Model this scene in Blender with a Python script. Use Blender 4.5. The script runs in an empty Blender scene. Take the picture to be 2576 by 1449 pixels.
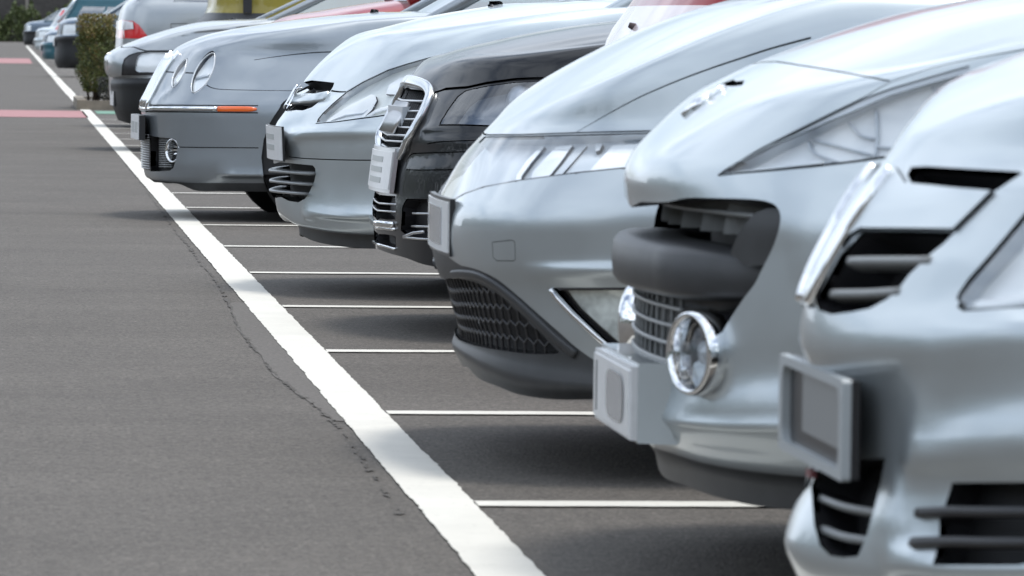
import bpy, bmesh, math, random
import numpy as np
from mathutils import Matrix, Vector
from mathutils.geometry import delaunay_2d_cdt
random.seed(7)
rng = np.random.default_rng(7)
S = bpy.context.scene
C = S.collection
# ------------------------------------------------------------------ camera
F = 12370.0                      # focal length, in units of a 2576 wide frame
CAMH = 0.97
y_c = np.array([-1258., 649.5, -F]); y_c /= np.linalg.norm(y_c)
z_c = np.array([.013, 1.0, (-1258*.013+649.5)/F]); z_c /= np.linalg.norm(z_c)
x_c = np.cross(y_c, z_c)
R3 = np.array([x_c, y_c, z_c])   # row i = world axis i in camera axes; R3 @ v_cam = v_world
cam = bpy.data.cameras.new('camera'); camo = bpy.data.objects.new('camera', cam); C.objects.link(camo)
M = Matrix.Identity(4)
for i in range(3):
    for j in range(3): M[i][j] = R3[i][j]
M[2][3] = CAMH
camo.matrix_world = M
cam.sensor_width = 36; cam.lens = 36*F/2576
cam.clip_start = .1; cam.clip_end = 3000
cam.dof.use_dof = True; cam.dof.focus_distance = 18.5; cam.dof.aperture_fstop = 15
S.camera = camo
# ------------------------------------------------------------------ light
SUN_EL, SUN_AZ = math.radians(74), math.radians(85)
w = bpy.data.worlds.new('World'); S.world = w; w.use_nodes = True
nt = w.node_tree; N = nt.nodes; L = nt.links
bg = N['Background']
sky = N.new('ShaderNodeTexSky'); sky.sky_type = 'NISHITA'; sky.sun_disc = False
sky.sun_elevation = SUN_EL; sky.sun_rotation = SUN_AZ; sky.air_density = 1.0; sky.dust_density = 1.5
tc = N.new('ShaderNodeTexCoord'); mp = N.new('ShaderNodeMapping'); mp.inputs['Scale'].default_value = (1.0, 1.0, 2.6)
L.new(tc.outputs['Generated'], mp.inputs[0])
nz = N.new('ShaderNodeTexNoise'); nz.inputs['Scale'].default_value = 2.5; nz.inputs['Detail'].default_value = 6; nz.inputs['Roughness'].default_value = .55
nz.inputs['Distortion'].default_value = .4
L.new(mp.outputs[0], nz.inputs['Vector'])
cr = N.new('ShaderNodeValToRGB'); cr.color_ramp.elements[0].position = .33; cr.color_ramp.elements[1].position = .60
L.new(nz.outputs[0], cr.inputs[0])
mix = N.new('ShaderNodeMix'); mix.data_type = 'RGBA'
L.new(cr.outputs[0], mix.inputs['Factor']); L.new(sky.outputs[0], mix.inputs['A'])
mix.inputs['B'].default_value = (10.6, 11.6, 13.0, 1)      # sunlit cloud
L.new(mix.outputs['Result'], bg.inputs[0]); bg.inputs[1].default_value = .12
sd = bpy.data.lights.new('sun', 'SUN'); sd.energy = 2.0; sd.angle = math.radians(14); sd.color = (1, .96, .9)
so = bpy.data.objects.new('sun', sd); C.objects.link(so)
dv = Vector((math.sin(SUN_AZ)*math.cos(SUN_EL), math.cos(SUN_AZ)*math.cos(SUN_EL), math.sin(SUN_EL)))
so.rotation_euler = dv.to_track_quat('Z', 'Y').to_euler()
S.view_settings.view_transform = 'Standard'; S.view_settings.look = 'None'
S.view_settings.exposure = 0.33; S.view_settings.gamma = 1
S.render.engine = 'CYCLES'
S.cycles.max_bounces = 8; S.cycles.transparent_max_bounces = 12; S.cycles.caustics_reflective = False
# ------------------------------------------------------------------ projection helpers
def proj(P):
    P = np.asarray(P, float); d = (P - np.array([0, 0, CAMH])) @ R3
    return np.stack([1288 + F*d[..., 0]/-d[..., 2], 724.5 - F*d[..., 1]/-d[..., 2]], -1)
def raydir(px, py):
    return R3 @ np.array([px-1288., -(py-724.5), -F])
def at(px, py, Y):
    d = raydir(px, py); k = Y/d[1]; return np.array([d[0]*k, Y, CAMH + d[2]*k])
# ------------------------------------------------------------------ materials
MATS = {}
def mat(name, col, rough=.5, metal=0., coat=0., spec=.5, var=0., vscale=30., bump=0., bscale=200., trans=0., emit=None, coatr=.03, dirt=0.):
    if name in MATS: return MATS[name]
    m = bpy.data.materials.new(name); m.use_nodes = True; nt = m.node_tree; b = nt.nodes['Principled BSDF']
    b.inputs['Base Color'].default_value = (*col, 1); b.inputs['Roughness'].default_value = rough
    b.inputs['Metallic'].default_value = metal; b.inputs['Coat Weight'].default_value = coat
    b.inputs['Coat Roughness'].default_value = coatr; b.inputs['Specular IOR Level'].default_value = spec
    if trans: b.inputs['Transmission Weight'].default_value = trans
    tc = nt.nodes.new('ShaderNodeTexCoord')
    if var:
        n = nt.nodes.new('ShaderNodeTexNoise'); n.inputs['Scale'].default_value = vscale; n.inputs['Detail'].default_value = 6
        r = nt.nodes.new('ShaderNodeMapRange'); r.inputs['To Min'].default_value = 1-var; r.inputs['To Max'].default_value = 1+var
        r.inputs['From Min'].default_value = .3; r.inputs['From Max'].default_value = .7
        x = nt.nodes.new('ShaderNodeVectorMath'); x.operation = 'SCALE'; x.inputs[0].default_value = col
        nt.links.new(tc.outputs['Object'], n.inputs['Vector']); nt.links.new(n.outputs[0], r.inputs[0])
        nt.links.new(r.outputs[0], x.inputs['Scale']); nt.links.new(x.outputs[0], b.inputs['Base Color'])
        if dirt:
            r2 = nt.nodes.new('ShaderNodeMapRange'); r2.inputs['To Min'].default_value = rough; r2.inputs['To Max'].default_value = rough+dirt
            r2.inputs['From Min'].default_value = .35; r2.inputs['From Max'].default_value = .75
            nt.links.new(n.outputs[0], r2.inputs[0]); nt.links.new(r2.outputs[0], b.inputs['Roughness'])
    if bump:
        n = nt.nodes.new('ShaderNodeTexNoise'); n.inputs['Scale'].default_value = bscale; n.inputs['Detail'].default_value = 4
        bp = nt.nodes.new('ShaderNodeBump'); bp.inputs['Strength'].default_value = bump; bp.inputs['Distance'].default_value = .002
        nt.links.new(tc.outputs['Object'], n.inputs['Vector']); nt.links.new(n.outputs[0], bp.inputs['Height']); nt.links.new(bp.outputs[0], b.inputs['Normal'])
    MATS[name] = m; return m
def paint(name, col, metal=.74, rough=.36, coat=.7):
    return mat(name, col, rough=rough, metal=metal, coat=coat, spec=.5 if metal > .3 else .15, var=.03, vscale=6, dirt=.06)
SILVER = paint('silver metallic paint', (.46, .505, .525))
SILVER2 = paint('pale silver metallic paint', (.50, .55, .57))
OLDSILVER = paint('aged silver grey paint', (.36, .385, .40))
STEELBLUE = paint('steel blue metallic paint', (.29, .32, .345))
GRAPHITE = paint('graphite metallic paint', (.012, .013, .015), metal=.0, rough=.4, coat=.55)
DARKGREY = paint('dark grey paint', (.06, .065, .07), metal=.3)
TEAL = paint('teal blue paint', (.035, .11, .14), metal=.3)
NAVY = paint('slate blue paint', (.10, .14, .19), metal=.4)
RED = paint('red paint', (.26, .022, .025), metal=.1, rough=.35)
YELLOW = paint('mustard yellow paint', (.33, .27, .05), metal=0, rough=.4)
PLASTIC = mat('dark grey plastic', (.042, .044, .046), rough=.45, var=.12, vscale=20, bump=.15, bscale=900)
BLACK = mat('black recess', (.008, .008, .009), rough=.6)
TRIM = mat('black plastic trim', (.02, .02, .022), rough=.35)
GREYSLAT = mat('grey plastic slat', (.21, .22, .22), rough=.35)
CHROME = mat('chrome', (.80, .81, .82), rough=.06, metal=1)
FRAMECH = mat('brushed chrome', (.58, .60, .62), rough=.22, metal=1)
SATIN = mat('satin aluminium', (.55, .56, .57), rough=.28, metal=1)
PLATEW = mat('white number plate', (.72, .73, .73), rough=.3, var=.04, vscale=40)
PLATEG = mat('grey plate centre', (.42, .45, .48), rough=.18, coat=.6)
PLATED = mat('dark plate characters', (.08, .085, .09), rough=.4)
PMARK = mat('pale plate blocks', (.42, .44, .43), rough=.4); PMARK2 = mat('mid grey plate blocks', (.20, .22, .22), rough=.4)
ORANGE = mat('orange lens', (.85, .13, .005), rough=.15, coat=1)
REDLENS = mat('red lens', (.65, .012, .02), rough=.12, coat=1)
WHITELENS = mat('pale lens', (.75, .72, .74), rough=.1, coat=1)
REFLECTOR = mat('lamp reflector', (.92, .94, .95), rough=.3, metal=.0, coat=.5)
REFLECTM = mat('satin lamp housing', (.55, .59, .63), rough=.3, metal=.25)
RUBBER = mat('tyre rubber', (.018, .018, .018), rough=.8, var=.2, vscale=40)
BULB = mat('lamp bulb glass', (.85, .88, .9), rough=.05, coat=1)
def lens_mat(name, tint=(.97, .985, .99), refl=.07):
    m = bpy.data.materials.new(name); m.use_nodes = True; nt = m.node_tree; nt.nodes.clear()
    o = nt.nodes.new('ShaderNodeOutputMaterial'); mx = nt.nodes.new('ShaderNodeMixShader')
    tr = nt.nodes.new('ShaderNodeBsdfTransparent'); tr.inputs[0].default_value = (*tint, 1)
    gl = nt.nodes.new('ShaderNodeBsdfGlossy'); gl.inputs['Roughness'].default_value = .03
    lw = nt.nodes.new('ShaderNodeLayerWeight'); fr = nt.nodes.new('ShaderNodeMath'); fr.operation = 'POWER'; fr.inputs[1].default_value = 5
    nt.links.new(lw.outputs['Facing'], fr.inputs[0])
    ad = nt.nodes.new('ShaderNodeMath'); ad.operation = 'ADD'; ad.use_clamp = True; ad.inputs[1].default_value = refl
    nt.links.new(fr.outputs[0], ad.inputs[0]); nt.links.new(ad.outputs[0], mx.inputs[0])
    nt.links.new(tr.outputs[0], mx.inputs[1]); nt.links.new(gl.outputs[0], mx.inputs[2]); nt.links.new(mx.outputs[0], o.inputs[0])
    return m
LENS = lens_mat('clear lamp lens')
LENSDARK = lens_mat('tinted lamp lens', (.75, .78, .82), .16)
GLASS = lens_mat('car window glass', (.5, .66, .66), .38)
# ------------------------------------------------------------------ object helpers
LOCAL = False   # car parts are modelled as (back, left, up) and stored as (x, -y, z)
def obj(name, verts, faces, m, parent=None, smooth=False, normals=None):
    if LOCAL:
        verts = [(v[0], -v[1], v[2]) for v in verts]
        if normals is not None: normals = [(n[0], -n[1], n[2]) for n in normals]
    me = bpy.data.meshes.new(name); me.from_pydata([tuple(map(float, v)) for v in verts], [], [tuple(map(int, f)) for f in faces])
    me.materials.append(m); me.update()
    if smooth or normals is not None: me.shade_smooth()
    if normals is not None: me.normals_split_custom_set_from_vertices([tuple(map(float, n)) for n in normals])
    o = bpy.data.objects.new(name, me); C.objects.link(o)
    if parent: o.parent = parent
    return o
def tag(o, label=None, cat=None, group=None, kind=None):
    if label: o['label'] = label
    if cat: o['category'] = cat
    if group: o['group'] = group
    if kind: o['kind'] = kind
    return o
def empty(name, label, cat, loc=(0, 0, 0), rz=0, group=None):
    o = bpy.data.objects.new(name, None); C.objects.link(o); o.empty_display_size = .2
    o.location = loc; o.rotation_euler = (0, 0, rz); tag(o, label, cat, group); return o
class MB:
    def __init__(s): s.v = []; s.f = []
    def add(s, v, f):
        n = len(s.v); s.v += [tuple(map(float, p)) for p in v]; s.f += [tuple(i+n for i in q) for q in f]
    def box(s, c, d, rz=0):
        x, y, z = c; a, b, e = d[0]/2, d[1]/2, d[2]/2; cs, sn = math.cos(rz), math.sin(rz)
        v = [(x+cs*i*a-sn*j*b, y+sn*i*a+cs*j*b, z+k*e) for i in (-1, 1) for j in (-1, 1) for k in (-1, 1)]
        s.add(v, [(0, 1, 3, 2), (4, 6, 7, 5), (0, 4, 5, 1), (2, 3, 7, 6), (0, 2, 6, 4), (1, 5, 7, 3)])
    def tube(s, pts, r, n=8, close=True, flat=1.0, upv=(0, 0, 1)):
        pts = [Vector(p) for p in pts]; rs = r if hasattr(r, '__len__') else [r]*len(pts); rings = []
        for i, p in enumerate(pts):
            t = (pts[min(i+1, len(pts)-1)]-pts[max(i-1, 0)]).normalized()
            u = Vector(upv); a = t.cross(u)
            if a.length < 1e-3: a = t.cross(Vector((1, 0, 0)))
            a.normalize(); b = a.cross(t)
            rings.append([p + a*math.cos(q)*rs[i] + b*math.sin(q)*rs[i]*flat for q in [2*math.pi*k/n for k in range(n)]])
        v = [x for rg in rings for x in rg]; f = []
        for i in range(len(rings)-1):
            for k in range(n): f.append((i*n+k, i*n+(k+1) % n, (i+1)*n+(k+1) % n, (i+1)*n+k))
        if close: f += [tuple(range(n-1, -1, -1)), tuple(range((len(rings)-1)*n, len(rings)*n))]
        s.add(v, f)
    def lathe(s, prof, n=24, c=(0, 0, 0), ax=(1, 0, 0), sy=1.0):
        # prof: (r, h) pairs round axis ax
        A = Vector(ax).normalized(); U = A.cross(Vector((0, 0, 1)))
        U = U.normalized() if U.length > .01 else Vector((1, 0, 0)); W = U.cross(A); c = Vector(c); v = []; f = []
        for r, h in prof:
            for k in range(n):
                q = 2*math.pi*k/n; v.append(c + A*h + U*math.cos(q)*r + W*math.sin(q)*r*sy)
        for i in range(len(prof)-1):
            for k in range(n): f.append((i*n+k, i*n+(k+1) % n, (i+1)*n+(k+1) % n, (i+1)*n+k))
        s.add(v, f)
    def build(s, name, m, parent=None, smooth=False): return obj(name, s.v, s.f, m, parent, smooth)
# ------------------------------------------------------------------ car body surface
REL = np.array([0, 0, 0, .012, .05, .13, .27, .50, .85, 1.5, 2.8, 4.0])
VJ = np.array([0, .2, .4, .56, .69, .78, .835, .862, .875, .88, .88, .86])
def pip(P, poly):
    x, y = P[:, 0], P[:, 1]; ins = np.zeros(len(P), bool); n = len(poly); j = n-1
    for i in range(n):
        xi, yi = poly[i]; xj, yj = poly[j]
        c = ((yi > y) != (yj > y)) & (x < (xj-xi)*(y-yi)/((yj-yi) if yj != yi else 1e-12)+xi)
        ins ^= c; j = i
    return ins
def dens(poly, step, closed=True):
    out = []; n = len(poly)
    for i in range(n if closed else n-1):
        a = np.array(poly[i], float); b = np.array(poly[(i+1) % n], float); k = max(1, int(np.linalg.norm(b-a)/step))
        for q in range(k): out.append(a+(b-a)*q/k)
    if not closed: out.append(np.array(poly[-1], float))
    return np.array(out)
def smooth_poly(pts, closed=True, sub=6):
    P = np.array(pts, float); n = len(P); out = []
    rngi = range(n) if closed else range(n-1)
    for i in rngi:
        p0 = P[(i-1) % n] if closed or i > 0 else P[i]; p1 = P[i]; p2 = P[(i+1) % n]
        p3 = P[(i+2) % n] if closed or i+2 < n else p2
        for q in range(sub):
            u = q/sub; out.append(.5*((2*p1)+(-p0+p2)*u+(2*p0-5*p1+4*p2-p3)*u*u+(-p0+3*p1-3*p2+p3)*u**3))
    if not closed: out.append(P[-1])
    return np.array(out)
def inset(poly, g):
    P = np.array(poly, float); n = len(P)
    A = .5*sum(P[i][0]*P[(i+1) % n][1]-P[(i+1) % n][0]*P[i][1] for i in range(n)); sg = 1 if A > 0 else -1
    out = []
    for i in range(n):
        d1 = P[i]-P[i-1]; d2 = P[(i+1) % n]-P[i]; d1 /= np.linalg.norm(d1)+1e-9; d2 /= np.linalg.norm(d2)+1e-9
        n1 = np.array([-d1[1], d1[0]])*sg; n2 = np.array([-d2[1], d2[0]])*sg; m = n1+n2; l = np.dot(m, n1)
        out.append(P[i]+m*g/max(l, .5))
    return np.array(out)
def strip(pts, wd):
    P = np.array(pts, float); T = np.gradient(P, axis=0); T /= np.linalg.norm(T, axis=1)[:, None]+1e-9
    Nn = np.stack([-T[:, 1], T[:, 0]], 1)*wd/2
    return np.concatenate([P+Nn, (P-Nn)[::-1]])
class Car:
    def __init__(s, name, label, Yc, X0, rho=0, k=.2, cr=1.0, width=.88, length=4.1, group='cars parked nose out in the bay row'):
        global LOCAL
        LOCAL = True
        s.Yc, s.rho, s.k, s.cr, s.W, s.Lg = Yc, rho, k, cr, width, length
        s.rows = []; s.X0 = X0
        s.root = empty(name, label, 'car', (X0, Yc, 0), rho, group)
        s.A = np.array([math.cos(rho), math.sin(rho), 0]); s.V = np.array([math.sin(rho), -math.cos(rho), 0])
        s.O = np.array([X0, Yc, 0.]); s.disp = []; s.sc = F/Yc; s.holes = []; s.under = []
    def world(s, L):   # local a,v,z -> world
        L = np.asarray(L, float); return s.O + L[..., :1]*s.A + L[..., 1:2]*s.V + L[..., 2:3]*np.array([0, 0, 1.])
    def px(s, L): return proj(s.world(L))
    def unv(s, px, py, v):   # pixel at lateral v -> (a, z)
        d = raydir(px, py); o = np.array([0, 0, CAMH])
        # (o + k d - O).V = v
        k = (v - np.dot(o - s.O, s.V))/np.dot(d, s.V); P = o + k*d - s.O
        return np.dot(P, s.A), P[2]
    def sil(s, px, py, k, kv=0.):   # silhouette pixel -> nose a,z at centre
        a, z = s.unv(px, py, 0); q = max(0, (s.X0+a)/s.Yc + s.rho - kv)
        return a + q*q/(4*k), z
    def row(s, trace, w=1.0, k=None, kv=0., cr=None, a0=None, zl=0., zlev=None, rel=None):
        k = k or s.k; cr = cr or s.cr; tr = np.array(trace, float)
        if a0 is None: a0, z0 = s.sil(tr[0][0], tr[0][1], k, kv)
        v = VJ*s.W/.88*w; rl = REL*cr; rl[9:] = REL[9:]*1.0
        if cr != 1: rl[8] = max(REL[8], rl[7]+.2)
        ext = k*v**2+kv*v
        a = a0 + (s.Lg-a0)/s.Lg*(rl + ext*(1-np.clip((np.arange(12)-7)/3, 0, 1)))
        if rel is not None: a = a0 + np.array(rel)
        z = np.zeros(12); last = None
        for j in range(12):
            zz = .5
            for it in range(4):
                p = s.px([a[j], v[j], zz]); x = p[0]
                y = np.interp(x, tr[:, 0], tr[:, 1]); zz = s.unv(x, y, v[j])[1]
            if x > tr[-1][0] and last is not None: zz = last[1] + zl*(a[j]-last[0])
            elif j == 0 and x < tr[0][0]: zz = s.unv(x, tr[0][1], 0)[1]
            if x <= tr[-1][0] or last is None: last = (a[j], zz)
            z[j] = zz
        if zlev is not None: z[8:] = zlev
        s.rows.append(np.stack([a, v, z], 1))
    def hood(s, silh, rings, crown=.09, belt=.97, kh=.3, kv=0.):
        pts = [s.sil(x, y, kh, kv) for x, y in silh]; pts.sort(); ha = np.array([p[0] for p in pts]); hz = np.array([p[1] for p in pts])
        s.ha, s.hz = ha, hz
        prev = s.rows[-1][0][0]
        for a0, w in rings:
            a0 = max(a0, prev+.055); prev = a0
            v = VJ*s.W/.88*w; rl = REL.copy(); a = a0 + (s.Lg-a0)/s.Lg*(rl+(kh*v**2+kv*v)*(1-np.clip((np.arange(12)-7)/3, 0, 1)))
            zc = np.interp(a, ha, hz); sl = (hz[-1]-hz[-2])/(ha[-1]-ha[-2])
            zc = np.where(a > ha[-1], np.minimum(hz[-1]+sl*.7*(a-ha[-1]), np.maximum(belt, hz[-1])), zc)
            z = zc - crown*(v/s.W)**2.4*np.clip(1.2-a/3, .3, 1)
            s.rows.append(np.stack([a, v, z], 1))
        l = s.rows[-1].copy(); l[:, 1] = 0; l[:, 2] += crown*.1; s.rows.append(l)
    def finish(s):
        G = np.array(s.rows); s.G = G; R = len(G)
        ds = np.linalg.norm(np.diff(G, axis=1), axis=2)[2:max(4, R-4)].mean(0); s.ks = np.concatenate([[0], np.cumsum(ds)])
        dt = np.linalg.norm(np.diff(G, axis=0), axis=2)[:, :7].mean(1); s.kt = np.concatenate([[0], np.cumsum(np.maximum(dt, .015))])
        # extend with mirrored columns for symmetric tangents
        Gm = G[:, 1:4][:, ::-1].copy(); Gm[..., 1] *= -1
        s.Ge = np.concatenate([Gm, G], 1); s.ke = np.concatenate([-s.ks[1:4][::-1], s.ks])
        s.Ts = s._tan(s.Ge.swapaxes(0, 1), s.ke).swapaxes(0, 1)
        # dense lookup
        ss = np.linspace(0, s.ks[9], 320); tt = np.linspace(0, s.kt[-2], 240)
        A, B = np.meshgrid(ss, tt); s.lS, s.lT = A.ravel(), B.ravel(); P = s.ev(s.lS, s.lT); s.lL = P; s.lP = s.px(P)
        Nn = s.nrm(s.lS, s.lT); vd = s.world(P)-np.array([0, 0, CAMH]); Nw = Nn[:, :1]*s.A+Nn[:, 1:2]*s.V+Nn[:, 2:]*np.array([0, 0, 1])
        s.face = (vd*Nw).sum(1) < 0
    def _tan(s, P, k):
        T = np.zeros_like(P); n = len(P)
        for i in range(n):
            if i == 0: T[i] = (P[1]-P[0])/(k[1]-k[0])
            elif i == n-1: T[i] = (P[-1]-P[-2])/(k[-1]-k[-2])
            else:
                h0, h1 = k[i]-k[i-1], k[i+1]-k[i]; T[i] = ((P[i]-P[i-1])/h0*h1+(P[i+1]-P[i])/h1*h0)/(h0+h1)
        return T
    def ev0(s, S_, T_):
        S_ = np.asarray(S_, float); T_ = np.asarray(T_, float); ke = s.ke
        sg = np.clip(S_, -ke[-1], ke[-1]); i = np.clip(np.searchsorted(ke, sg, side='right')-1, 0, len(ke)-2)
        h = ke[i+1]-ke[i]; u = (sg-ke[i])/h
        h00 = 2*u**3-3*u**2+1; h10 = u**3-2*u**2+u; h01 = -2*u**3+3*u**2; h11 = u**3-u**2
        Q = (h00[None, :, None]*s.Ge[:, i]+(h10*h)[None, :, None]*s.Ts[:, i]+h01[None, :, None]*s.Ge[:, i+1]+(h11*h)[None, :, None]*s.Ts[:, i+1])
        TT = s._tan(Q, s.kt); kt = s.kt; tg = np.clip(T_, kt[0], kt[-1]); j = np.clip(np.searchsorted(kt, tg, side='right')-1, 0, len(kt)-2)
        h = kt[j+1]-kt[j]; u = (tg-kt[j])/h; ar = np.arange(len(S_))
        h00 = (2*u**3-3*u**2+1)[:, None]; h10 = ((u**3-2*u**2+u)*h)[:, None]; h01 = (-2*u**3+3*u**2)[:, None]; h11 = ((u**3-u**2)*h)[:, None]
        return h00*Q[j, ar]+h10*TT[j, ar]+h01*Q[j+1, ar]+h11*TT[j+1, ar]
    def nrm0(s, S_, T_, e=.003, f=None):
        f = f or s.ev0
        a = f(S_+e, T_)-f(S_-e, T_); b = f(S_, np.clip(T_+e, 0, s.kt[-1]))-f(S_, np.clip(T_-e, 0, s.kt[-1])); n = np.cross(b, a)
        # local frame (a,v,z): want outward (front: -a)
        l = np.linalg.norm(n, axis=1)[:, None]+1e-12; n = n/l
        return n*s.sgn
    sgn = 1
    def ev(s, S_, T_):
        P = s.ev0(S_, T_)
        if s.disp:
            n = s.nrm0(S_, T_); d = np.zeros(len(P))
            for poly, amp, wd, kind in s.disp:
                x = np.stack([np.abs(S_), T_], 1); best = np.full(len(x), 1e9); sgd = np.zeros(len(x)); par = np.zeros(len(x)); n_ = len(poly)-1
                for i in range(n_):
                    a, b = poly[i], poly[i+1]; ab = b-a; l2 = (ab**2).sum()+1e-12; u = np.clip(((x-a)@ab)/l2, 0, 1); q = a+u[:, None]*ab
                    dd = np.linalg.norm(x-q, axis=1); cr_ = ab[0]*(x[:, 1]-a[1])-ab[1]*(x[:, 0]-a[0]); m = dd < best
                    best[m] = dd[m]; sgd[m] = np.sign(cr_[m]); par[m] = (i+u[m])/n_
                fade = np.clip(np.minimum(par, 1-par)*4, 0, 1) if kind[0] == 'f' else 1
                if kind[-1] == 'g': d += amp*np.exp(-(best/wd)**2)*fade
                if kind[-1] == 'u': d += amp*np.where(sgd > 0, np.exp(-(best/wd)**1.5), np.exp(-(best/(wd*.4))**2))*fade   # ledge falling off slowly above
                if kind[-1] == 'd': d += amp*np.where(sgd < 0, np.exp(-(best/wd)**1.5), np.exp(-(best/(wd*.4))**2))*fade
            P = P + n*d[:, None]
        return P
    def nrm(s, S_, T_): return s.nrm0(S_, T_, .004, s.ev)
    def st(s, pts, center=False, snap=.03):
        """pixel points -> domain. ('v',v,z): point of the front face; ('a',a,z): point of the flank"""
        if isinstance(pts[0][0], str):
            cols = (1, 2) if pts[0][0] == 'v' else (0, 2); ref = np.array([p[1:] for p in pts], float); LQ = s.lL[:, list(cols)]
            pen = np.where(s.lL[:, 0] > .9, 9, 0) if pts[0][0] == 'v' else np.where(s.lL[:, 1] < .6*s.W, 9, 0)
            fn = lambda q: s.ev(q[:, 0], q[:, 1])[:, list(cols)]
        else:
            ref = np.array(pts, float); LQ = s.lP; pen = np.where(s.face, 0, 400); fn = lambda q: s.px(s.ev(q[:, 0], q[:, 1]))
        idx = [int(np.argmin((LQ[:, 0]-r[0])**2+(LQ[:, 1]-r[1])**2+pen)) for r in ref]
        q = np.stack([s.lS[idx], s.lT[idx]], 1)
        for it in range(3):
            f0 = fn(q); j0 = (fn(q+[.002, 0])-f0)/.002; j1 = (fn(q+[0, .002])-f0)/.002; e = ref-f0
            det = j0[:, 0]*j1[:, 1]-j0[:, 1]*j1[:, 0]; det = np.where(np.abs(det) < 1e-9, 1e-9, det)
            d = np.stack([(e[:, 0]*j1[:, 1]-e[:, 1]*j1[:, 0])/det, (j0[:, 0]*e[:, 1]-j0[:, 1]*e[:, 0])/det], 1)
            l = np.linalg.norm(d, axis=1)[:, None]; d = d*np.minimum(1, .02/(l+1e-9)); q2 = q+d
            q2[:, 0] = np.maximum(q2[:, 0], 0); q2[:, 1] = np.clip(q2[:, 1], 0, s.kt[-1])
            better = np.linalg.norm(fn(q2)-ref, axis=1) < np.linalg.norm(e, axis=1); q[better] = q2[better]
        if center: q[q[:, 0] < snap, 0] = -.05
        return q
    def ridge(s, pts, amp, wd, kind='fg'): s.disp.append((s.st(smooth_poly(pts, False, 5)), amp, wd, kind))
    def hole(s, pts, sm=True, center=False, deep=.0, st=False, step=12, wall=None):
        """cut an opening; returns its domain polygon"""
        P = pts if st else s.st(smooth_poly(pts, True, 5) if sm else ([tuple(p) for p in dens(pts, step)] if not isinstance(pts[0][0], str) else pts), center)
        s.holes.append((P, deep, wall)); return P
    def gap(s, pts, wd_mm=4.5, sm=True, centre=False):
        P = s.st(smooth_poly(pts, False, 5) if sm else [tuple(p) for p in dens(pts, 15, False)])
        if centre: P = P[P[:, 0] > .16]; P = np.concatenate([[[-.03, P[0, 1]]], P])
        s.holes.append((strip(P, wd_mm/1000), 0)); return P
    def _mesh(s, name, mt, tris, pts, off, skirt, parent=None, mirror=True, one=False):
        used = np.unique(tris); remap = -np.ones(len(pts), int); remap[used] = np.arange(len(used)); Q = pts[used]; T = remap[tris]
        Pn = s.nrm(Q[:, 0], Q[:, 1]); P = s.ev(Q[:, 0], Q[:, 1]) + Pn*(off if np.isscalar(off) else off(Q)[:, None])
        if mirror and not (Q[:, 0] < 1e-5).any():
            pr = parent if isinstance(parent, (list, tuple)) else (parent, parent)
            a = s._emit(name, mt, P, Pn, [tuple(t) for t in T], skirt, pr[0])
            b = s._emit(name, mt, P*[1, -1, 1], Pn*[1, -1, 1], [(t[0], t[2], t[1]) for t in T], skirt, pr[1])
            return (a, b)
        if isinstance(parent, (list, tuple)): parent = parent[0]
        V = P; NN = Pn; Fc = [tuple(t) for t in T]
        if mirror:
            cen = Q[:, 0] < 1e-5; mp = np.arange(len(Q))+len(Q); k = len(Q); idx = np.zeros(len(Q), int); nv = []; nn = []
            for i in range(len(Q)):
                if cen[i]: idx[i] = i
                else: idx[i] = k; k += 1; nv.append(P[i]*[1, -1, 1]); nn.append(Pn[i]*[1, -1, 1])
            if nv: V = np.concatenate([V, nv]); NN = np.concatenate([NN, nn])
            Fc += [(idx[t[0]], idx[t[2]], idx[t[1]]) for t in T]
        return s._emit(name, mt, V, NN, Fc, skirt, parent)
    def _emit(s, name, mt, V, NN, Fc, skirt, parent):
        if skirt:
            from collections import Counter
            cnt = Counter(); 
            for t in Fc:
                for a, b in ((t[0], t[1]), (t[1], t[2]), (t[2], t[0])): cnt[(min(a, b), max(a, b))] += 1
            dirn = {}
            for t in Fc:
                for a, b in ((t[0], t[1]), (t[1], t[2]), (t[2], t[0])):
                    if cnt[(min(a, b), max(a, b))] == 1: dirn[(a, b)] = 1
            ev = []; en = []; ef = []; base = len(V)
            for a, b in dirn:
                pa, pb = V[a], V[b]; na, nb = NN[a], NN[b]; e = pb-pa; o = np.cross(e, na); o /= np.linalg.norm(o)+1e-9
                q = base+len(ev); ev += [pa, pb, pb-nb*skirt, pa-na*skirt]; en += [o]*4; ef.append((q, q+3, q+2, q+1))
            if ev: V = np.concatenate([V, ev]); NN = np.concatenate([NN, en]); Fc += ef
        return obj(name, V, Fc, mt, parent or s.root, normals=NN)
    def build(s, bodymat, panels=(), sstep=.022, tstep=.02, body_name='body', skirt=.012):
        """panels: list of (name, material, domain polygon, offset, parent or None); first match wins; the rest is body"""
        ks, kt = s.ks, s.kt
        sv = np.unique(np.concatenate([np.arange(0, ks[8], sstep), np.linspace(ks[8], ks[11], 24)]))
        tv = np.unique(np.concatenate([np.arange(0, kt[-1], tstep), [kt[-1]]]))
        A, B = np.meshgrid(sv, tv); g = np.stack([A.ravel(), B.ravel()], 1)
        verts = [tuple(p) for p in g]; edges = []; nb = len(verts)
        corner = [(0, 0), (ks[11], 0), (ks[11], kt[-1]), (0, kt[-1])]
        polys = [h[0] for h in s.holes]+[p[2] for p in panels]
        cl = []
        for P in polys:
            P = np.array(P); 
            if len(P) > 2:
                P = dens(P, .02)
            P[:, 0] = np.where(P[:, 0] < 0, np.minimum(P[:, 0], -.01), P[:, 0])
            n0 = len(verts); verts += [tuple(p) for p in P]; edges += [(n0+i, n0+(i+1) % len(P)) for i in range(len(P))]
        n0 = len(verts); verts += [(0., float(t)) for t in tv]; edges += [(n0+i, n0+i+1) for i in range(len(tv)-1)]
        ov, oe, of, *_ = delaunay_2d_cdt([Vector(v) for v in verts], edges, [], 0, 1e-5, False)
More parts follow.
